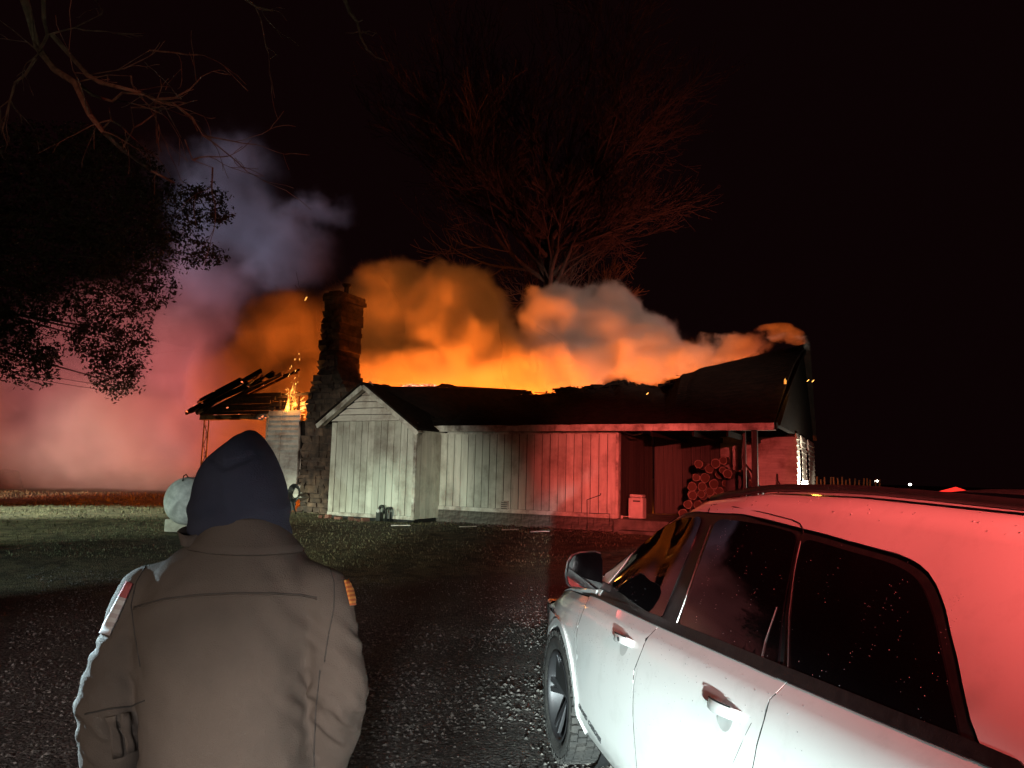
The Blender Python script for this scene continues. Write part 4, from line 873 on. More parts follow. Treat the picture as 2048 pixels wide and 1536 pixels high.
def patch(name, poly, off, m, par=None, skirt=.012, mirror=True, gx=.07):
    poly = densify(poly); sc = .12       # t scaled to lengths
    xs_ = [p[0] for p in poly]; ts_ = [p[1] for p in poly]; pts = [(x, t*sc) for x, t in poly]; nb = len(pts)
    gxs = np.arange(math.floor(min(xs_)/gx)*gx, max(xs_), gx); gts = np.arange(math.floor(min(ts_)*2)/2, max(ts_), .5)
    bp_ = np.array(pts)
    for x in gxs:
        for t in gts:
            if inside((x, t), poly):
                if np.min((bp_[:, 0]-x)**2+(bp_[:, 1]-t*sc)**2) > (.022)**2: pts.append((float(x), float(t*sc)))
    r_ = delaunay_2d_cdt([Vector(p) for p in pts], [(i, (i+1) % nb) for i in range(nb)], [], 1, 1e-6)
    V2, E2, F2 = r_[0], r_[1], r_[2]; F2 = [f for f in F2 if inside(((sum(V2[i].x for i in f)/len(f)), sum(V2[i].y for i in f)/len(f)/sc), poly)]
    V3 = [surfp(v.x, v.y/sc, off) for v in V2]
    if F2:
        f = F2[0]; nn_ = (V3[f[1]]-V3[f[0]]).cross(V3[f[2]]-V3[f[0]])
        if nn_.x*-1+nn_.z*.4 < 0: F2 = [tuple(reversed(f)) for f in F2]
        else: F2 = [tuple(f) for f in F2]
    res = []
    for mir in ((1, -1) if mirror else (1,)):
        vs = [(v.x*mir, v.y, v.z) for v in V3]; fs = [f if mir > 0 else tuple(reversed(f)) for f in F2]
        if skirt:
            cnt = {}
            for f in fs:
                for i in range(len(f)): e = (f[i], f[(i+1) % len(f)]); cnt[e] = 1
            be = [e for e in cnt if (e[1], e[0]) not in cnt]; mp = {}
            for e in be:
                for i in e:
                    if i not in mp: q = surfp(V2[i].x, V2[i].y/sc, off-skirt); mp[i] = len(vs); vs.append((q.x*mir, q.y, q.z))
            fs = fs+[(e[1], e[0], mp[e[0]], mp[e[1]]) for e in be]
        o = mesh(name, vs, fs, m, par or car, True)
        try: o.data.set_sharp_from_angle(angle=R(38))
        except Exception: pass
        res.append(o)
    return res
# dark under-structure just inside the skin
xsn = list(np.arange(-4.22, .73, .06)); vs = []; fs = []; mrow = None
for x in xsn:
    P = [surfp(float(x), t, -.014) for t in range(0, 19)]; P[-1].x = 0; row = [(v.x, v.y, v.z) for v in P]+[(-v.x, v.y, v.z) for v in reversed(P[:-1])]; mrow = len(row); vs += row
for i in range(len(xsn)-1):
    for k in range(mrow-1): a = i*mrow+k; fs.append((a, a+1, a+mrow+1, a+mrow))
    fs.append((i*mrow+mrow-1, i*mrow, (i+1)*mrow, (i+1)*mrow+mrow-1))
fs.append(tuple(range(mrow))); fs.append(tuple(range((len(xsn)-1)*mrow+mrow-1, (len(xsn)-1)*mrow-1, -1)))
inner = mesh('underbody', vs, fs, M['underbody'], car)
TB_ = 8.78           # belt index
def px(*pts, lo=0, hi=99): return [carxt(x, y, lo, hi) for x, y in pts]
XF = -.17; RW = .395
# seams traced down the side
sF = px((1186, 1186), (1170, 1212), (1156, 1250), (1154, 1320), (1153, 1372), lo=1, hi=8.3)
xF = sF[-1][0]; sF += [(xF+.02, 2.2), (xF-.02, 1.0)]
sM = px((1312, 1258), (1290, 1285), (1268, 1340), (1266, 1400), (1268, 1470), (1271, 1505), lo=1, hi=8.3); sM += [(sM[-1][0]+.01, 1.2), (sM[-1][0]+.02, 1.0)]
sR = px((1552, 1387), (1528, 1440), (1505, 1536), lo=1, hi=8.3); sR += [(sR[-1][0]+.14, 3.4), (sR[-1][0]+.32, 2.4), (sR[-1][0]+.36, 1.0)]
print('seams', [[tuple(round(q, 2) for q in p) for p in s_] for s_ in (sF, sM, sR)])
g = .0035
for nm, s_ in (('door_seam', sF), ('door_seam', sM), ('door_seam', sR)):
    for mir in (1, -1): MB().tube([Vector((q.x*mir, q.y, q.z)) for q in (surfp(p[0], p[1], -.0035) for p in densify(s_, .05, .3)[:-3] if 1)], .0042, 5).build(nm, M['underbody'], car)
xr = min(xF-.36, -.62)
arch = lambda xc, r_, a0, a1, n=14: [(xc+r_*math.cos(a), a) for a in np.linspace(a0, a1, n)]
def z2t(x, z):
    lo_, hi_ = 0, 8
    for _ in range(22):
        mid = (lo_+hi_)/2
        if surfp(x, mid).z < z: lo_ = mid
        else: hi_ = mid
    return lo_
def archpts(xc, r_, n=18): return [(xc+r_*math.cos(a), z2t(xc+r_*math.cos(a), max(.30, .40+r_*math.sin(a)))) for a in np.linspace(-.28, math.pi+.28, n)]
af = archpts(XF, .425)
fend = [(p[0]+g, p[1]) for p in sF][::-1]            # bottom to top along the seam
poly = [q for q in fend if q[1] > af[-1][1]+.05]
poly = [(q[0], q[1]) for q in poly]+[(.0, 8.4), (.40, 8.3), (.66, 7.5), (.70, 4), (.66, 1.2)]+[(p[0], p[1]) for p in af]
patch('front_wing', poly, 0, M['paint'])
patch('wheel_arch_lip', [(p[0], p[1]) for p in af]+[(XF+(p[0]-XF)*1.075, min(7.5, p[1]+.32)) for p in reversed(af)], .012, M['paint'], skirt=.03)
d1 = [(p[0]-g, p[1]) for p in sF]+[(p[0]+g, p[1]) for p in reversed(sM)]; fd = patch('front_door', [(sF[0][0]-g, TB_)]+d1+[(sM[0][0]+g, TB_)], 0, M['paint'])
d2 = [(p[0]-g, p[1]) for p in sM]+[(p[0]+g, p[1]) for p in reversed(sR)]; rd = patch('rear_door', [(sM[0][0]-g, TB_)]+d2+[(sR[0][0]+g, TB_)], 0, M['paint'])
ar = archpts(-3.25, .455); rq = [(p[0]-g, p[1]) for p in sR if p[1] > 4]
patch('rear_quarter', [(sR[0][0]-g, TB_)]+rq+[(p[0], p[1]) for p in ar]+[(-4.0, 1.2), (-4.2, 2.5), (-4.2, TB_)], 0, M['paint'])
patch('sill', [(xF+.05, 1.0), (xF+.05, .2), (-2.7, .2), (-2.7, 1.0)], .004, M['black'])
# belt moulding
patch('belt_moulding', [(sF[0][0]+.16, TB_-.02), (sF[0][0]+.16, 9.3), (-3.52, 9.3), (-3.60, TB_-.02)], .010, M['black'])
# cabin: roof skin with the window opening left out (strip above the glass, down the rear pillar, down the front pillar)
wtop = px((1222, 1160), (1262, 1100), (1300, 1062), (1345, 1035), (1385, 1026), (1424, 1028), (1520, 1043), (1606, 1066), (1700, 1092), (1790, 1116), (1818, 1128), (1837, 1140), (1853, 1155), (1868, 1178), (1879, 1203), (1888, 1230), (1912, 1330), (1938, 1450), (1958, 1536), lo=9.05, hi=15)
print('wtop', [tuple(round(q, 2) for q in p) for p in wtop])
wt = [(p[0], p[1]+.12) for p in wtop]
roofp = [(wt[0][0]+.10, 9.2)]+[p for p in wt]+[(wt[-1][0]-.03, TB_+.02), (-4.2, TB_+.02), (-4.2, 17.95), (-1.42, 17.95), (-1.33, 15.5), (-.95, 14.6), (-.55, 14.0), (wt[0][0]+.14, 11)]
patch('roof_skin', roofp, 0, M['paint'])
patch('bonnet', [(wt[0][0]+.16, TB_+.05), (wt[0][0]+.16, 13), (-.22, 17.95), (.55, 17.95), (.64, 12), (.60, 8.5)], .0, M['paint'])
patch('windscreen', [(-.25, 17.95), (wt[0][0]+.17, 13.5), (-.97, 14.75), (-1.35, 15.6), (-1.44, 17.95)], -.003, M['glass'])
patch('roof_glass', [(-1.50, 17.95), (-1.50, 16.55), (-3.9, 16.55), (-3.9, 17.95)], .006, M['glass'])
# door frame seam over the doors
seam = px((1427, 1009), (1470, 1014), (1530, 1026), (1585, 1040), (1600, 1047), (1605, 1056), (1606, 1066), lo=12, hi=16)
for mir in (1, -1): MB().tube([Vector((q.x*mir, q.y, q.z)) for q in (surfp(*p, -.001) for p in seam)], .0028, 5).build('door_frame_seam', M['underbody'], car)
def line(name, pts, r_, m, off=0, lo=0, hi=99):
    q = [surfp(*p, off) for p in px(*pts, lo=lo, hi=hi)]; return MB().tube(q, r_, 5).build(name, m, car)
line('door_frame_seam', [(1424, 1010), (1419, 1018), (1416, 1027)], .0028, M['underbody'], 0, 11, 16)
ax_ = px((1208, 1150), (1245, 1088), (1290, 1040), (1330, 1017), (1380, 1004), (1424, 1008), lo=10, hi=17)
sm = MB(); sm.tube([surfp(*p, .0) for p in ax_], .0025, 5); sm.build('pillar_seam', M['underbody'], car)
# roof rail
for mir in (1, -1):
    pts = [surfp(float(x), 15.55, .018+.012*math.sin(math.pi*(x+3.75)/2.3)) for x in np.linspace(-3.75, -1.45, 16)]; MB().tube([Vector((p.x*mir, p.y, p.z)) for p in pts], .016, 8).build('roof_rail', M['black'], car, True)
# windows: black surround then each pane
def win(name, pts, off, m, lo=8.9, hi=14.6, tt=None): return patch(name, px(*soft(pts), lo=lo, hi=hi), off, m, skirt=.01)
sur = [(1206, 1178), (1222, 1155), (1262, 1098), (1300, 1060), (1345, 1033), (1385, 1024), (1424, 1027), (1520, 1042), (1606, 1064), (1700, 1090), (1790, 1115), (1818, 1127), (1837, 1139), (1853, 1154), (1869, 1178), (1880, 1203), (1889, 1230), (1902, 1280), (1913, 1330), (1939, 1450), (1959, 1540), (1935, 1540)]
ps_ = px(*sur, lo=8.9, hi=15); sb = patch('window_surround', ps_+[(-3.4, 9.1), (-2.5, 9.1), (-1.5, 9.1), (ps_[0][0]+.02, 9.1)], -.004, M['black'], skirt=.006)
panes = {'front_side_window': [(1222, 1174), (1232, 1160), (1268, 1108), (1303, 1070), (1347, 1043), (1385, 1034), (1407, 1034), (1385, 1090), (1345, 1185), (1322, 1242), (1270, 1207)],
 'rear_side_window': [(1434, 1038), (1480, 1042), (1540, 1052), (1596, 1068), (1584, 1130), (1566, 1230), (1554, 1355), (1520, 1345), (1440, 1300), (1357, 1255), (1378, 1190), (1408, 1105)],
 'quarter_window': [(1610, 1077), (1700, 1103), (1775, 1124), (1804, 1136), (1826, 1150), (1842, 1168), (1855, 1194), (1872, 1246), (1892, 1340), (1915, 1450), (1932, 1536), (1860, 1502), (1720, 1438), (1576, 1368), (1582, 1230), (1594, 1140)]}
for nm, pts in panes.items(): win(nm, pts, .003, M['glass'])
M['chrome'] = surf('window_trim', (.45, .45, .45), None, 4, .25, 0, metal=.9)
line('window_trim', [(1357, 1259), (1440, 1304), (1520, 1350), (1556, 1361)], .0022, M['chrome'], .006, 8.7, 14)
line('window_trim', [(1576, 1372), (1720, 1442), (1860, 1506), (1930, 1540)], .0022, M['chrome'], .006, 8.7, 14)
line('window_trim', [(1352, 1258), (1375, 1192), (1403, 1110), (1424, 1052)], .0022, M['chrome'], .006, 8.9, 14)
line('window_trim', [(1576, 1366), (1581, 1230), (1592, 1140), (1604, 1085)], .0020, M['chrome'], .006, 8.9, 14)
line('pane_divider', [(1520, 1340), (1532, 1285), (1556, 1215)], .0025, M['chrome'], .005, 8.9, 14)
# handles
def handle(pxc, par, key):
    (x, t) = carxt(*pxc, 4, 7.9); c_ = surfp(x, t); c_ = Vector(c_); hpn = []
    rec = MB(); N = 16   # recess disc: flat, the shade of the hollow put into its grey
    vs = [surfp(x, t-.12, .0035)]+[surfp(x+.055*math.cos(a), t+.42*math.sin(a)-.12, .0035) for a in np.linspace(0, 2*math.pi, N, endpoint=False)]
    mesh('recess_shade_disc', vs, [(0, 1+(k+1) % N, 1+k) for k in range(N)], surf('recess_shade', (.50, .52, .52), None, 4, .3, 0), par, True)
    mb = MB(); pts = []; 
    for i in range(9):
        f_ = i/8; off = .036*math.sin(math.pi*f_)**.45+.004; pts.append(surfp(x+.105-.21*f_, t+.05*f_, off))
    rows = []
    for i, p in enumerate(pts):
        f_ = i/8; hh = .021*(1-.25*abs(2*f_-1)**3); dd = .011; up2 = Vector((.25, 0, 1)).normalized(); ou = Vector((-1, 0, .1))
        for a in np.linspace(0, 2*math.pi, 10, endpoint=False): rows.append(p+up2*hh*math.copysign(abs(math.sin(a))**.6, math.sin(a))+ou*dd*math.copysign(abs(math.cos(a))**.7, math.cos(a)))
    fs = [(i*10+k, i*10+(k+1) % 10, (i+1)*10+(k+1) % 10, (i+1)*10+k) for i in range(8) for k in range(10)]+[tuple(range(9, -1, -1)), tuple(range(80, 90))]
    h = mesh('door_handle', rows, fs, M['paint'], par, True)
    line2 = MB().tube([p+Vector((-.006, 0, .0215)) for p in pts[1:-1]], .003, 5).build('handle_gap', M['underbody'], par)
    if key: q = pts[5]; MB().lathe([(0, 0), (.011, 0), (.011, .004), (0, .005)], 12, Matrix.Translation(q+Vector((-.0115, 0, 0))) @ Matrix.Rotation(R(-90), 4, 'Y')).build('key_lock', M['badge'], par)
handle((1252, 1283), fd[0], True); handle((1455, 1422), rd[0], False)
# lettering on the front door
def letters(txt, a, b_, size, par, m, off=.004):
    (x0, t0), (x1, t1) = carxt(*a, 2, 8), carxt(*b_, 2, 8); P0, P1 = surfp(x0, t0, off), surfp(x1, t1, off)
    cu = bpy.data.curves.new('t', 'FONT'); cu.body = txt; cu.size = 1; cu.extrude = .06; cu.space_character = 1.12; cu.offset = .02; o = bpy.data.objects.new('t', cu); COL.objects.link(o)
    dg = bpy.context.evaluated_depsgraph_get(); me = bpy.data.meshes.new_from_object(o.evaluated_get(dg)); bpy.data.objects.remove(o)
    co = np.zeros(len(me.vertices)*3); me.vertices.foreach_get('co', co); co = co.reshape(-1, 3); w = co[:, 0].max()
    d = (P1-P0); ux = d.normalized(); un = Vector((-1, 0, .06)); un = (un-ux*un.dot(ux)).normalized(); uy = un.cross(ux)
    if uy.z < 0: uy = -uy
    vs = [P0+ux*(c_[0]/w*d.length)+uy*(c_[1]*size)+un*(c_[2]*.03) for c_ in co]
    me2 = bpy.data.meshes.new('lettering'); me2.from_pydata([tuple(v) for v in vs], [], [tuple(p.vertices) for p in me.polygons]); me2.materials.append(m); return link('lettering', me2, par)
letters('GRAND', (1158, 1413), (1175, 1442), .034, fd[0], M['badge']); letters('CHEROKEE', (1178, 1447), (1203, 1491), .034, fd[0], M['badge'])
# wing mirror: housing, white cap, glass, arm
def carplane(pxx, pyy, x0):
    d = CMi.to_3x3() @ ray(pxx, pyy); o = CMi @ CC; k = (x0-o.y)/d.y; return o+d*k
XM = -.80
out = [(1134, 1168), (1131, 1150), (1136, 1125), (1144, 1110), (1160, 1104), (1192, 1102), (1203, 1106), (1207, 1120), (1207, 1150), (1206, 1176), (1198, 1181), (1165, 1178), (1140, 1175)]
ring = [carplane(x, y, XM) for x, y in out]; cm = sum(ring, Vector())/len(ring)
def shell(name, m, f0, f1, y0, y1, cap, par=car):
    for mir in (1, -1):
        rr = []; prof = [(f0, y0), (f0*1.0+(f1-f0)*.3, y0+(y1-y0)*.35), (f0+(f1-f0)*.7, y0+(y1-y0)*.75), (f1, y1)]
        for f_, y in prof: rr += [((cm.x+(p.x-cm.x)*f_)*mir, XM+y, cm.z+(p.z-cm.z)*f_) for p in ring]
        n = len(ring); fs = [(i*n+k, i*n+(k+1) % n, (i+1)*n+(k+1) % n, (i+1)*n+k) for i in range(3) for k in range(n)]+[tuple(range(3*n, 4*n))]
        if cap: fs.append(tuple(range(n-1, -1, -1)))
        o = mesh(name, rr, fs, m, par, True)
        bpy.context.view_layer.update(); o.data.set_sharp_from_angle(angle=R(50))
M['mirror_black'] = surf('mirror_black', (.006, .006, .007), None, 6, .7, 0, spec=.15)
shell('mirror_housing', M['mirror_black'], .955, .6, .0, .10, True); shell('mirror_cap', M['paint'], 1.0, .70, .02, .14, False)
for mir in (1, -1):
    mesh('mirror_glass', [((cm.x+(p.x-cm.x)*.93)*mir, XM-.006, cm.z+(p.z-cm.z)*.92) for p in ring], [tuple(range(len(ring)))], M['glass'], car)
    a, b_ = carplane(1198, 1168, XM+.03), carplane(1246, 1190, XM+.06); bevel(MB().bar((a.x*mir, a.y, a.z), (b_.x*mir, b_.y, b_.z), .075, .045).build('mirror_arm', M['black'], car), .012, 3)
# wheels
TT_ = []
def make_wheel(loc, side):
    w = MB(); Rt = RW; wd = .26
    Mx = Matrix.Rotation(R(-90)*side, 4, 'Y')       # axis outwards
    tp = [(.262, .10), (.30, .128), (.345, .130), (.366, .118), (.374, .095), (.374, -.055), (.366, -.078), (.345, -.090), (.30, -.088), (.262, -.06)]
    hub = MB().lathe([(.0, .055), (.05, .055), (.06, .04), (.06, -.06), (0, -.06)], 20, Mx).build('wheel', M['alloy'], car, True); hub.location = loc
    t_ = MB().lathe(tp, 56, Mx, closed=True).build('tyre', M['rubber'], hub, True); t_.data.set_sharp_from_angle(angle=R(45))
    lug = MB()
    for k in range(46):
        a = 2*math.pi*k/46; ca, sa = math.cos(a), math.sin(a)
        for (h0, h1, r0, r1, s_) in ((.088, .128, .372, .394, .0), (.030, .082, .386, .396, .5), (-.024, .026, .386, .396, 0), (-.088, -.030, .374, .394, .5)):
            a0 = a+s_*2*math.pi/46+(.012 if k % 2 else -.006); w_ = .045
            vs = []
            for rr_ in (r0-.01, r1):
                for hh in (h0, h1):
                    for q in (-w_, w_): vs.append(Mx @ Vector((rr_*math.cos(a0+q), rr_*math.sin(a0+q), hh)))
            lug.add(vs, [(0, 1, 3, 2), (4, 6, 7, 5), (0, 4, 5, 1), (2, 3, 7, 6), (0, 2, 6, 4), (1, 5, 7, 3)])
    tag(lug.build('tread_blocks', M['rubber'], hub), kind='stuff')
    rim = MB().lathe([(.272, .122), (.262, .126), (.252, .118), (.245, .09), (.238, -.02), (.238, -.11), (.262, -.12)], 48, Mx).build('rim', M['alloy'], hub, True)
    for k in range(5):
        a = 2*math.pi*k/5+.3
        for q in (-.13, .13):
            sp_ = MB(); P0 = Mx @ Vector((.045*math.cos(a), .045*math.sin(a), .045)); P1 = Mx @ Vector((.25*math.cos(a+q), .25*math.sin(a+q), .095)); sp_.bar(P0, P1, .034, .028, Mx @ Vector((0, 0, 1))); bevel(sp_.build('spoke', M['alloy'], hub), .006)
    return hub
for (x, y) in ((XF, 1), (-3.25, 1), (XF, -1), (-3.25, -1)): make_wheel((-(.985-.13)*y, x, RW+.0), y)
for y in (1, -1):
    for x in (XF, -3.25): MB().lathe([(.0, .0), (.44, .0), (.47, .18)], 26, Matrix.Translation((-.62*y, x, .44)) @ Matrix.Rotation(R(-90)*y, 4, 'Y')).build('wheel_well', M['underbody'], car)
MB().box((-.62, .66, .30), (.62, .76, .60)).build('front_grille', M['black'], car); 
bevel(MB().box((-.80, -4.30, .35), (.80, -4.18, .62)).build('rear_bumper', M['black'], car), .03, 3)
for sx_ in (-1, 1):
    bevel(MB().box((sx_*.72-.14, .52, .72), (sx_*.72+.10, .66, .86)).build('headlight', M['chrome'], car), .02, 2)
    bevel(MB().box((sx_*.74-.10, -4.27, .88), (sx_*.74+.10, -4.19, 1.05)).build('tail_light', surf('tail_red', (.3, .01, .01), None, 4, .2, 0), car), .02, 2)
# water drops on glass and paint
dm = MB(); random.seed(3)
def drop(x, t, r_, off=.004):
    p = surfp(x, t, off); e = .003; a = (surfp(x+e, t, off)-p).normalized(); b_ = (surfp(x, t+.05, off)-p).normalized(); n_ = b_.cross(a); n_ = n_ if n_.x < 0 or n_.z > .5 else -n_
    vs = [p+(a*math.cos(q)+b_*math.sin(q))*r_ for q in np.linspace(0, 2*math.pi, 6, endpoint=False)]+[p+(a*math.cos(q)+b_*math.sin(q))*r_*.6+n_*r_*.45 for q in np.linspace(0, 2*math.pi, 6, endpoint=False)]+[p+n_*r_*.6]
    dm.add(vs, [(i, (i+1) % 6, 6+(i+1) % 6, 6+i) for i in range(6)]+[(6+i, 6+(i+1) % 6, 12) for i in range(6)])
for k in range(22):
    x0 = random.uniform(-3.3, -1.8); n = random.randint(2, 11); t0 = random.uniform(9.4, 12)
    for j in range(n): drop(x0+random.gauss(0, .010), t0+j*random.uniform(.08, .2), random.uniform(.0008, .0017), .005)
for k in range(80): drop(random.uniform(-3.35, -1.0), random.triangular(9.1, 13, 9.3), random.uniform(.0007, .0016), .005)
for k in range(420): drop(random.triangular(-3.2, .3, -.5), random.triangular(3, 8.2, 7.6), random.uniform(.001, .0024), .001)
for k in range(90): drop(random.uniform(-3.6, -.9), random.uniform(13.6, 16.3), random.uniform(.0012, .0035), .001)
tag(dm.build('water_drops', M['drop'], car), kind='stuff')

# ------------------------------------------------------------------ person in a hooded work jacket, seen from behind
def remeshed(name, mb, vox, m, par, sm_it=6, disp=None, sharp=None):
    o = mb.build(name, m); md = o.modifiers.new('r', 'REMESH'); md.mode = 'VOXEL'; md.voxel_size = vox; s_ = o.modifiers.new('s', 'SMOOTH'); s_.iterations = sm_it; s_.factor = .6
    dg = bpy.context.evaluated_depsgraph_get(); me = bpy.data.meshes.new_from_object(o.evaluated_get(dg)); o.modifiers.clear(); o.data = me; me.name = name
    if disp:
        n = len(me.vertices); co = np.zeros(n*3); me.vertices.foreach_get('co', co); no = np.zeros(n*3); me.vertex_normals.foreach_get('vector', no); co = co.reshape(-1, 3); no = no.reshape(-1, 3)
        for i in range(n): co[i] += no[i]*disp(Vector(co[i]), Vector(no[i]))
        me.vertices.foreach_set('co', co.ravel()); me.update()
    me.polygons.foreach_set('use_smooth', [True]*len(me.polygons)); me.materials.clear(); me.materials.append(m)
    o.parent = par; return o
def cap(mb, a, b_, r0, r1, n=14):
    a, b_ = Vector(a), Vector(b_); L = (b_-a).length; k = max(2, int(L/(min(r0, r1)*.5)))
    pts = [a.lerp(b_, i/k) for i in range(k+1)]; rs = [r0+(r1-r0)*i/k for i in range(k+1)]; d = (b_-a).normalized()
    e0 = [(a-d*r0*math.sin(q), r0*math.cos(q)) for q in (1.45, 1.1, .75, .35)]; e1 = [(b_+d*r1*math.sin(q), r1*math.cos(q)) for q in (.35, .75, 1.1, 1.45)]
    mb.tube([p for p, _ in e0]+pts+[p for p, _ in e1], [r for _, r in e0]+rs+[r for _, r in e1], n)
def loft(mb, rings, n=28, sq=.9):
    vs = []
    for (cx, cy, z, a, b_) in rings:
        for k in range(n): t_ = 2*math.pi*k/n; c_, s_ = math.cos(t_), math.sin(t_); vs.append((cx+a*math.copysign(abs(c_)**sq, c_), cy+b_*math.copysign(abs(s_)**sq, s_), z))
    fs = [(i*n+k, i*n+(k+1) % n, (i+1)*n+(k+1) % n, (i+1)*n+k) for i in range(len(rings)-1) for k in range(n)]
    fs += [tuple(range(n-1, -1, -1)), tuple(range((len(rings)-1)*n, len(rings)*n))]; mb.add(vs, fs)
PY = 2.04; KP = PY/F
pc = at(478, 1165, PY); per = empty('person', (pc.x, PY, gh(pc.x, PY))); tag(per, 'person in a brown work jacket and dark hood standing with back to the camera', 'person')
B0 = Vector(per.location)
def lp(x, y, Y=PY): return at(x, y, Y)-B0
def ringpx(y, xl, xr, hd, dy=0.0, Y=PY):
    a, b_ = lp(xl, y, Y), lp(xr, y, Y); c_ = (a+b_)/2; return (c_.x, c_.y+dy, c_.z, (b_.x-a.x)/2, hd)
SK = surf('skin', (.42, .26, .19), None, 6, .5, .05); M['jacket'] = surf('brown_jacket', (.145, .110, .087), (.118, .090, .072), 2.2, .9, .35, 330, spec=.2, dirt=(.08, .065, .055, .35), dsc=2.5); M['hood'] = surf('navy_hood', (.038, .040, .062), (.050, .052, .075), 5, .85, .25, 220, spec=.25)
TR = surf('dark_trousers', (.035, .033, .032), None, 6, .85, .2, 120); BT = surf('boot_leather', (.03, .022, .018), None, 6, .5, .2, 60)
# body: one continuous figure
bd = MB(); hc = ringpx(960, 400, 567, .1); hx, hz_ = hc[0], hc[2]
loft(bd, [(hx, .03+.0, hz_-.13, .03, .04), (hx, .035, hz_-.115, .052, .065), (hx, .03, hz_-.06, .068, .088), (hx, .02, hz_, .076, .098), (hx, .015, hz_+.05, .074, .095), (hx, .01, hz_+.09, .055, .07), (hx, .01, hz_+.105, .02, .03)])
cap(bd, (hx, -.01, hz_-.25), (hx, .0, hz_-.08), .062, .055)
loft(bd, [ringpx(y, xl+30, xr-30, hd-.03) for y, xl, xr, hd in ((1536, 262, 640, .16), (1400, 270, 645, .16), (1250, 262, 668, .15), (1165, 300, 660, .13), (1110, 360, 610, .10), (1085, 400, 570, .07))])
cap(bd, (hx, .118, hz_-.005), (hx, .134, hz_-.035), .009, .013, 8); cap(bd, (hx-.020, .112, hz_-.070), (hx+.020, .112, hz_-.070), .007, .007, 8)
for s_ in (-1, 1): cap(bd, (hx+s_*.078, .01, hz_+.01), (hx+s_*.078, .005, hz_-.03), .012, .009, 8)
shL, elL, wrL = lp(296, 1186, PY-.01), lp(221, 1400, PY-.05), lp(228, 1548, PY+.05)
shR, elR, wrR = lp(646, 1186, PY-.01), lp(681, 1388, PY-.04), lp(640, 1545, PY+.15)
hips = lp(452, 1640); hz2 = .93
for (s1, e1, w1) in ((shL, elL, wrL), (shR, elR, wrR)):
    cap(bd, s1, e1, .052, .042); cap(bd, e1, w1, .040, .028)
    f_ = (w1-e1).normalized(); f_ = (f_+Vector((0, .35, -.1))).normalized(); side = f_.cross(Vector((0, 0, 1))).normalized(); pm = w1+f_*.05
    cap(bd, w1, pm+f_*.03, .026, .030, 10)
    for k in range(4):
        q = pm+f_*.03+side*(.027-.018*k); L = (.062, .074, .070, .052)[k]; m1 = q+f_*L*.55+Vector((0, .0, -.006)); cap(bd, q, m1, .0092, .0085, 8); cap(bd, m1, m1+(f_+Vector((0, .1, -.7))).normalized()*L*.5, .0085, .0075, 8)
    q = w1+f_*.025+side*.02; m1 = q+(f_*.6+side).normalized()*.045; cap(bd, q, m1, .011, .010, 8); cap(bd, m1, m1+f_*.03, .0095, .0085, 8)
pel = Vector((hips.x, .0, .95))
for s_ in (-1, 1):
    h0, kn, an = pel+Vector((s_*.10, 0, -.03)), pel+Vector((s_*.13, .02, -.47)), Vector((pel.x+s_*.15, -.01, .09)); cap(bd, h0, kn, .085, .06); cap(bd, kn, an, .057, .04)
cap(bd, pel+Vector((-.07, 0, 0)), pel+Vector((.07, 0, 0)), .12, .12); loft(bd, [(pel.x, 0, .93, .16, .11), (pel.x, 0, 1.15, .17, .12)])
body = remeshed('body', bd, .011, SK, per, 3)
for s_ in (-1, 1): MB().lathe([(0, -.011), (.008, -.008), (.011, 0), (.008, .008), (0, .011)], 10, Matrix.Translation((hx+s_*.031, .103, hz_+.008))).build('eye', surf('eye_white', (.7, .7, .68), None, 4, .2, 0), per, True)
# trousers and boots
tr = MB(); loft(tr, [(pel.x, 0, .80, .19, .13), (pel.x, 0, .92, .20, .135), (pel.x, 0, 1.06, .19, .13)])
for s_ in (-1, 1):
    h0, kn, an = pel+Vector((s_*.10, 0, -.03)), pel+Vector((s_*.13, .01, -.47)), Vector((pel.x+s_*.15, -.015, .13)); cap(tr, h0, kn, .115, .085); cap(tr, kn, an, .085, .085)
remeshed('trousers', tr, .014, TR, per, 5, lambda c_, n_: .008*noise.noise(Vector((c_.x*9, c_.y*9, c_.z*14))))
for s_ in (-1, 1):
    b2 = MB(); x = pel.x+s_*.15; cap(b2, (x, -.01, .20), (x, -.01, .07), .062, .062); cap(b2, (x, -.02, .05), (x+s_*.02, .17, .045), .052, .045); remeshed('boot', b2, .011, BT, per, 3)
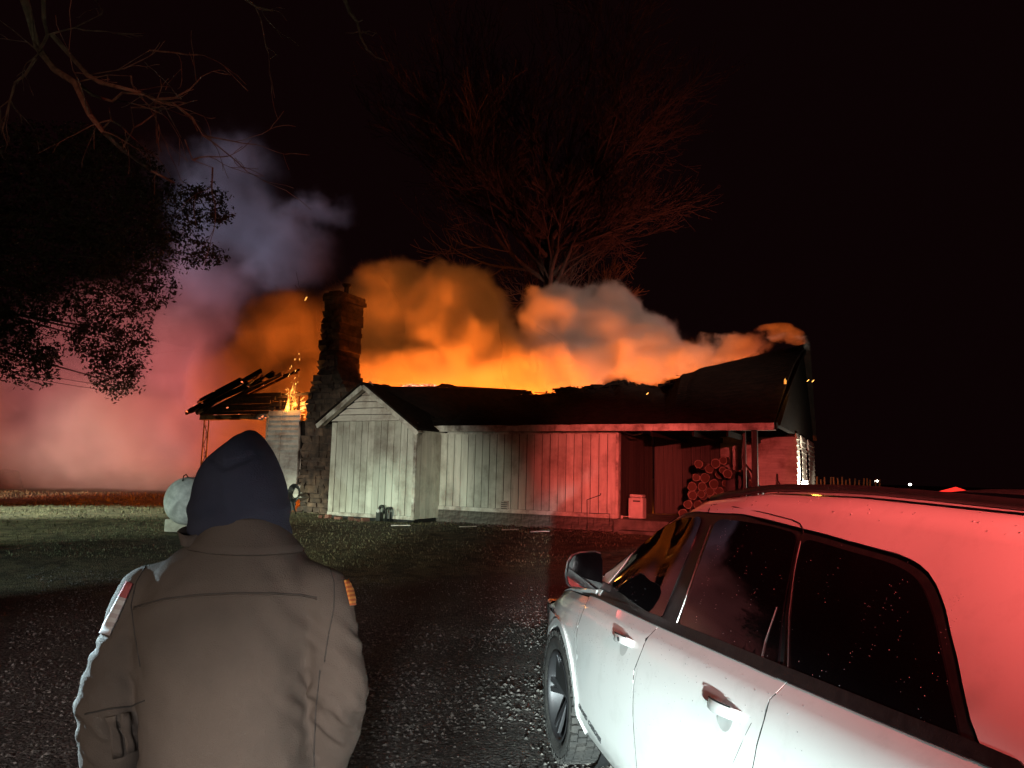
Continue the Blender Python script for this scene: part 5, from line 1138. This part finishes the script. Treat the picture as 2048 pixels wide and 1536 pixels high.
# jacket
jk = MB()
loft(jk, [ringpx(y, xl, xr, hd, dy) for y, xl, xr, hd, dy in ((1665, 296, 630, .17, .0), (1600, 298, 628, .178, 0), (1536, 300, 622, .182, 0), (1450, 302, 622, .182, 0), (1350, 290, 630, .180, 0), (1260, 276, 646, .172, 0), (1210, 276, 655, .160, -.0), (1175, 290, 648, .148, -.0), (1145, 312, 636, .136, -.0), (1118, 345, 615, .122, 0), (1095, 378, 603, .110, .0), (1082, 395, 590, .098, .0))], 34, .82)
for (s1, e1, w1, r0, r1, r2) in ((shL, elL, wrL, .086, .083, .076), (shR, elR, wrR, .084, .073, .066)):
    cap(jk, s1+Vector((.12 if s1.x < 0 else -.12, 0, .05)), s1, .058, .078); cap(jk, s1, e1, r0*.93, r1, 18); cap(jk, e1, w1, r1, r2, 18)
def folds(c_, n_):
    d = 0
    for (e1, s1, w1) in ((elL, shL, wrL), (elR, shR, wrR)):
        dist = (c_-e1).length; k = math.exp(-(dist/.16)**2); d += k*.011*math.sin((c_.z*1.0+(c_.x-e1.x)*.8+c_.y*.5)*95+4*noise.noise(c_*7))*abs(noise.noise(c_*11+Vector((3, 1, 2))))*2
    for sg, s1 in ((-1, shL), (1, shR)):
        arm = s1+Vector((-sg*.045, 0, -.10)); q = c_-arm; k = math.exp(-(q.length/.19)**2); d += k*.0075*math.sin((q.z*1.0+sg*q.x*.9)*48+5*noise.noise(c_*5))*(.3+abs(noise.noise(c_*5+Vector((9, sg, 1))))*1.6)
    low_ = sstep(1.15, .98, c_.z); d += .012*noise.noise(Vector((c_.x*6, c_.y*6, c_.z*2.2)))*.8+low_*.010*noise.noise(Vector((c_.x*13, c_.y*9, c_.z*4)))
    d += .004*noise.noise(c_*16)+.0015*noise.noise(c_*45)
    return d
jacket = remeshed('jacket', jk, .0085, M['jacket'], per, 9, folds)
# collar: a standing band of cloth with real thickness
def band(name, rings, m, th=.006, n=48, gap=0):
    vs = []
    for (cx, cy, z, a, b_, tilt) in rings:
        for k in range(n): t_ = 2*math.pi*k/n; w_ = .004*math.sin(3*t_+z*40)+.003*noise.noise(Vector((math.cos(t_)*2, math.sin(t_)*2, z*20))); vs.append((cx+(a+w_)*math.cos(t_), cy+(b_+w_)*math.sin(t_), z+tilt*math.sin(t_)+.004*math.sin(2*t_+1)))
    fs = [(i*n+k, i*n+(k+1) % n, (i+1)*n+(k+1) % n, (i+1)*n+k) for i in range(len(rings)-1) for k in range(n)]
    o = mesh(name, vs, fs, m, per, True); md = o.modifiers.new('s', 'SOLIDIFY'); md.thickness = th; md.offset = 0; return o
R_ = []
for y, xl, xr, hd in ((1100, 376, 610, .118), (1086, 392, 596, .108), (1070, 410, 582, .103), (1052, 426, 568, .099), (1038, 436, 556, .095), (1034, 439, 553, .091)):
    q = ringpx(y, xl, xr, hd, .0); R_.append((q[0], q[1]-.018, q[2], q[3]*.97, q[4], -.006))
band('collar', R_, M['jacket'], .007)
o = band('collar_flap', [(lp(405, 1062).x, -.03, lp(405, 1085).z, .030, .06, .0), (lp(400, 1062).x, -.03, lp(400, 1055).z, .034, .055, .012)], M['jacket'], .006, 18)
# hood
hd_ = MB(); HR = [(1098, 404, 566, .080, .01), (1084, 384, 578, .092, .01), (1060, 377, 580, .104, .01), (1035, 379, 578, .116, .0), (1010, 385, 576, .132, .0), (975, 394, 570, .134, .0), (945, 405, 561, .130, 0), (920, 422, 549, .122, .0), (900, 440, 536, .112, .01), (885, 455, 524, .096, .02), (872, 470, 511, .072, .03), (861, 481, 500, .040, .04), (856, 487, 494, .018, .04)]
loft(hd_, [ringpx(y, a, b_, h, dy) for y, a, b_, h, dy in HR], 30, .95)
hc2 = ringpx(960, 400, 567, .13)
def hfold(c_, n_):
    q = c_-Vector((hx, 0, hz_)); d = .004*noise.noise(c_*13)
    d += .0045*math.sin(c_.z*85+2.5*abs(q.x)*8+2*noise.noise(c_*8))*math.exp(-((c_.z-(hz_-.11))/.05)**2)
    d += -.010*math.exp(-((c_.z-(hz_+.035+abs(q.x)*.5))/.010)**2)*(1 if abs(q.x) < .055 and c_.y < 0 else 0)+.006*math.exp(-((q.x+q.z*.15)/.006)**2)*(1 if c_.y < 0 and q.z > -.1 else 0)*.5
    if c_.y > .055: d -= .055*sstep(.055, .12, c_.y)*sstep(-.13, -.08, q.z)*sstep(.12, .06, q.z)
    return d
hood = remeshed('hood', hd_, .0075, M['hood'], per, 3, hfold)
# details laid on the cloth by casting onto it
bpy.context.view_layer.update()
def bvh(o): return BVHTree.FromPolygons([o.matrix_world @ v.co for v in o.data.vertices], [tuple(p.vertices) for p in o.data.polygons])
jb = bvh(jacket)
def cast(x, y, off=.002):
    d = ray(x, y).normalized(); h, n_, i, dd = jb.ray_cast(CC, d)
    return (h+n_*off-B0) if h else None
def seam_line(name, pts, r_, m, off=.001, n=40):
    P = []
    for i in range(len(pts)-1):
        for k in range(n//(len(pts)-1)):
            f_ = k/(n//(len(pts)-1)); q = cast(pts[i][0]+(pts[i+1][0]-pts[i][0])*f_, pts[i][1]+(pts[i+1][1]-pts[i][1])*f_, off)
            if q and (not P or (q-P[-1]).length < .08): P.append(q)
    if len(P) > 2: MB().tube(P, r_, 5).build(name, m, per, True)
SM = surf('seam_thread', (.07, .058, .05), None, 5, .9, 0)
seam_line('yoke_seam', [(268, 1214), (330, 1197), (400, 1189), (470, 1186), (540, 1186), (600, 1189), (640, 1196)], .0016, SM)
seam_line('yoke_seam', [(268, 1218), (330, 1201), (400, 1193), (470, 1190), (540, 1190), (600, 1193), (640, 1200)], .0022, M['jacket'], .002)
seam_line('armhole_seam', [(300, 1118), (272, 1165), (262, 1210), (270, 1270), (282, 1340)], .0017, SM, .0003)
seam_line('armhole_seam', [(652, 1112), (668, 1165), (668, 1215), (655, 1280), (648, 1330)], .0017, SM, .0003)
seam_line('cuff_seam', [(170, 1428), (215, 1418), (262, 1412), (292, 1400)], .0022, SM, .0015)
seam_line('side_seam', [(640, 1340), (632, 1420), (628, 1500), (628, 1536)], .002, SM, .0005)
def decal(name, quad, m, nu=8, nv=8, off=.004, par=per):
    vs = []; uv = []
    for j in range(nv+1):
        for i in range(nu+1):
            a, b_ = i/nu, j/nv; x = (quad[0][0]*(1-a)+quad[1][0]*a)*(1-b_)+(quad[3][0]*(1-a)+quad[2][0]*a)*b_; y = (quad[0][1]*(1-a)+quad[1][1]*a)*(1-b_)+(quad[3][1]*(1-a)+quad[2][1]*a)*b_
            q = None
            for dx in (0, 2, 4, 7, 10, 14, 19): 
                q = cast(x+dx*(1 if x < 480 else -1), y, off)
                if q: break
            vs.append(q or Vector((0, 0, 1)))
    return vs, nu, nv
def decal_obj(name, quad, m, nu=6, nv=10, off=.005):
    vs, nu, nv = decal(name, quad, m, nu, nv, off); fs = [(j*(nu+1)+i, j*(nu+1)+i+1, (j+1)*(nu+1)+i+1, (j+1)*(nu+1)+i) for j in range(nv) for i in range(nu)]
    o = mesh(name, vs, fs, m, per, True); md = o.modifiers.new('s', 'SOLIDIFY'); md.thickness = .004; md.offset = 0
    uvl = o.data.uv_layers.new(name='uv'); 
    for l in o.data.loops: i = l.vertex_index; uvl.data[l.index].uv = ((i % (nu+1))/nu, (i//(nu+1))/nv)
    return o
def stripes(name, c1, c2, n, top=None):
    m, t, b = newmat(name); uv = t.n('ShaderNodeUVMap'); sx_ = t.n('ShaderNodeSeparateXYZ'); t.put(sx_, 0, uv.outputs[0]); f_ = t.math('GREATER_THAN', t.math('FRACT', t.math('MULTIPLY', sx_.outputs[1], n)), .5); col = t.mix(f_, c4(c1), c4(c2))
    if top: col = t.mix(t.math('LESS_THAN', sx_.outputs[1], .28), col, c4(top))
    t.put(b, 'Base Color', col); b.inputs['Roughness'].default_value = .8; return m
decal_obj('sleeve_patch', [(256, 1164), (268, 1168), (222, 1272), (200, 1268)], stripes('flag_patch', (.62, .58, .55), (.5, .42, .4), 6, (.45, .10, .10)))
decal_obj('sleeve_patch', [(686, 1162), (700, 1160), (712, 1210), (698, 1212)], stripes('orange_patch', (.75, .30, .06), (.55, .12, .03), 6))
CT = surf('cuff_cloth', (.25, .20, .145), (.21, .165, .12), 4, .85, .2, 200)
decal_obj('cuff_tab', [(212, 1432), (232, 1430), (246, 1510), (226, 1514)], M['jacket'], 4, 6, .006); decal_obj('cuff_tab', [(240, 1428), (256, 1426), (268, 1500), (252, 1506)], M['jacket'], 4, 6, .006)
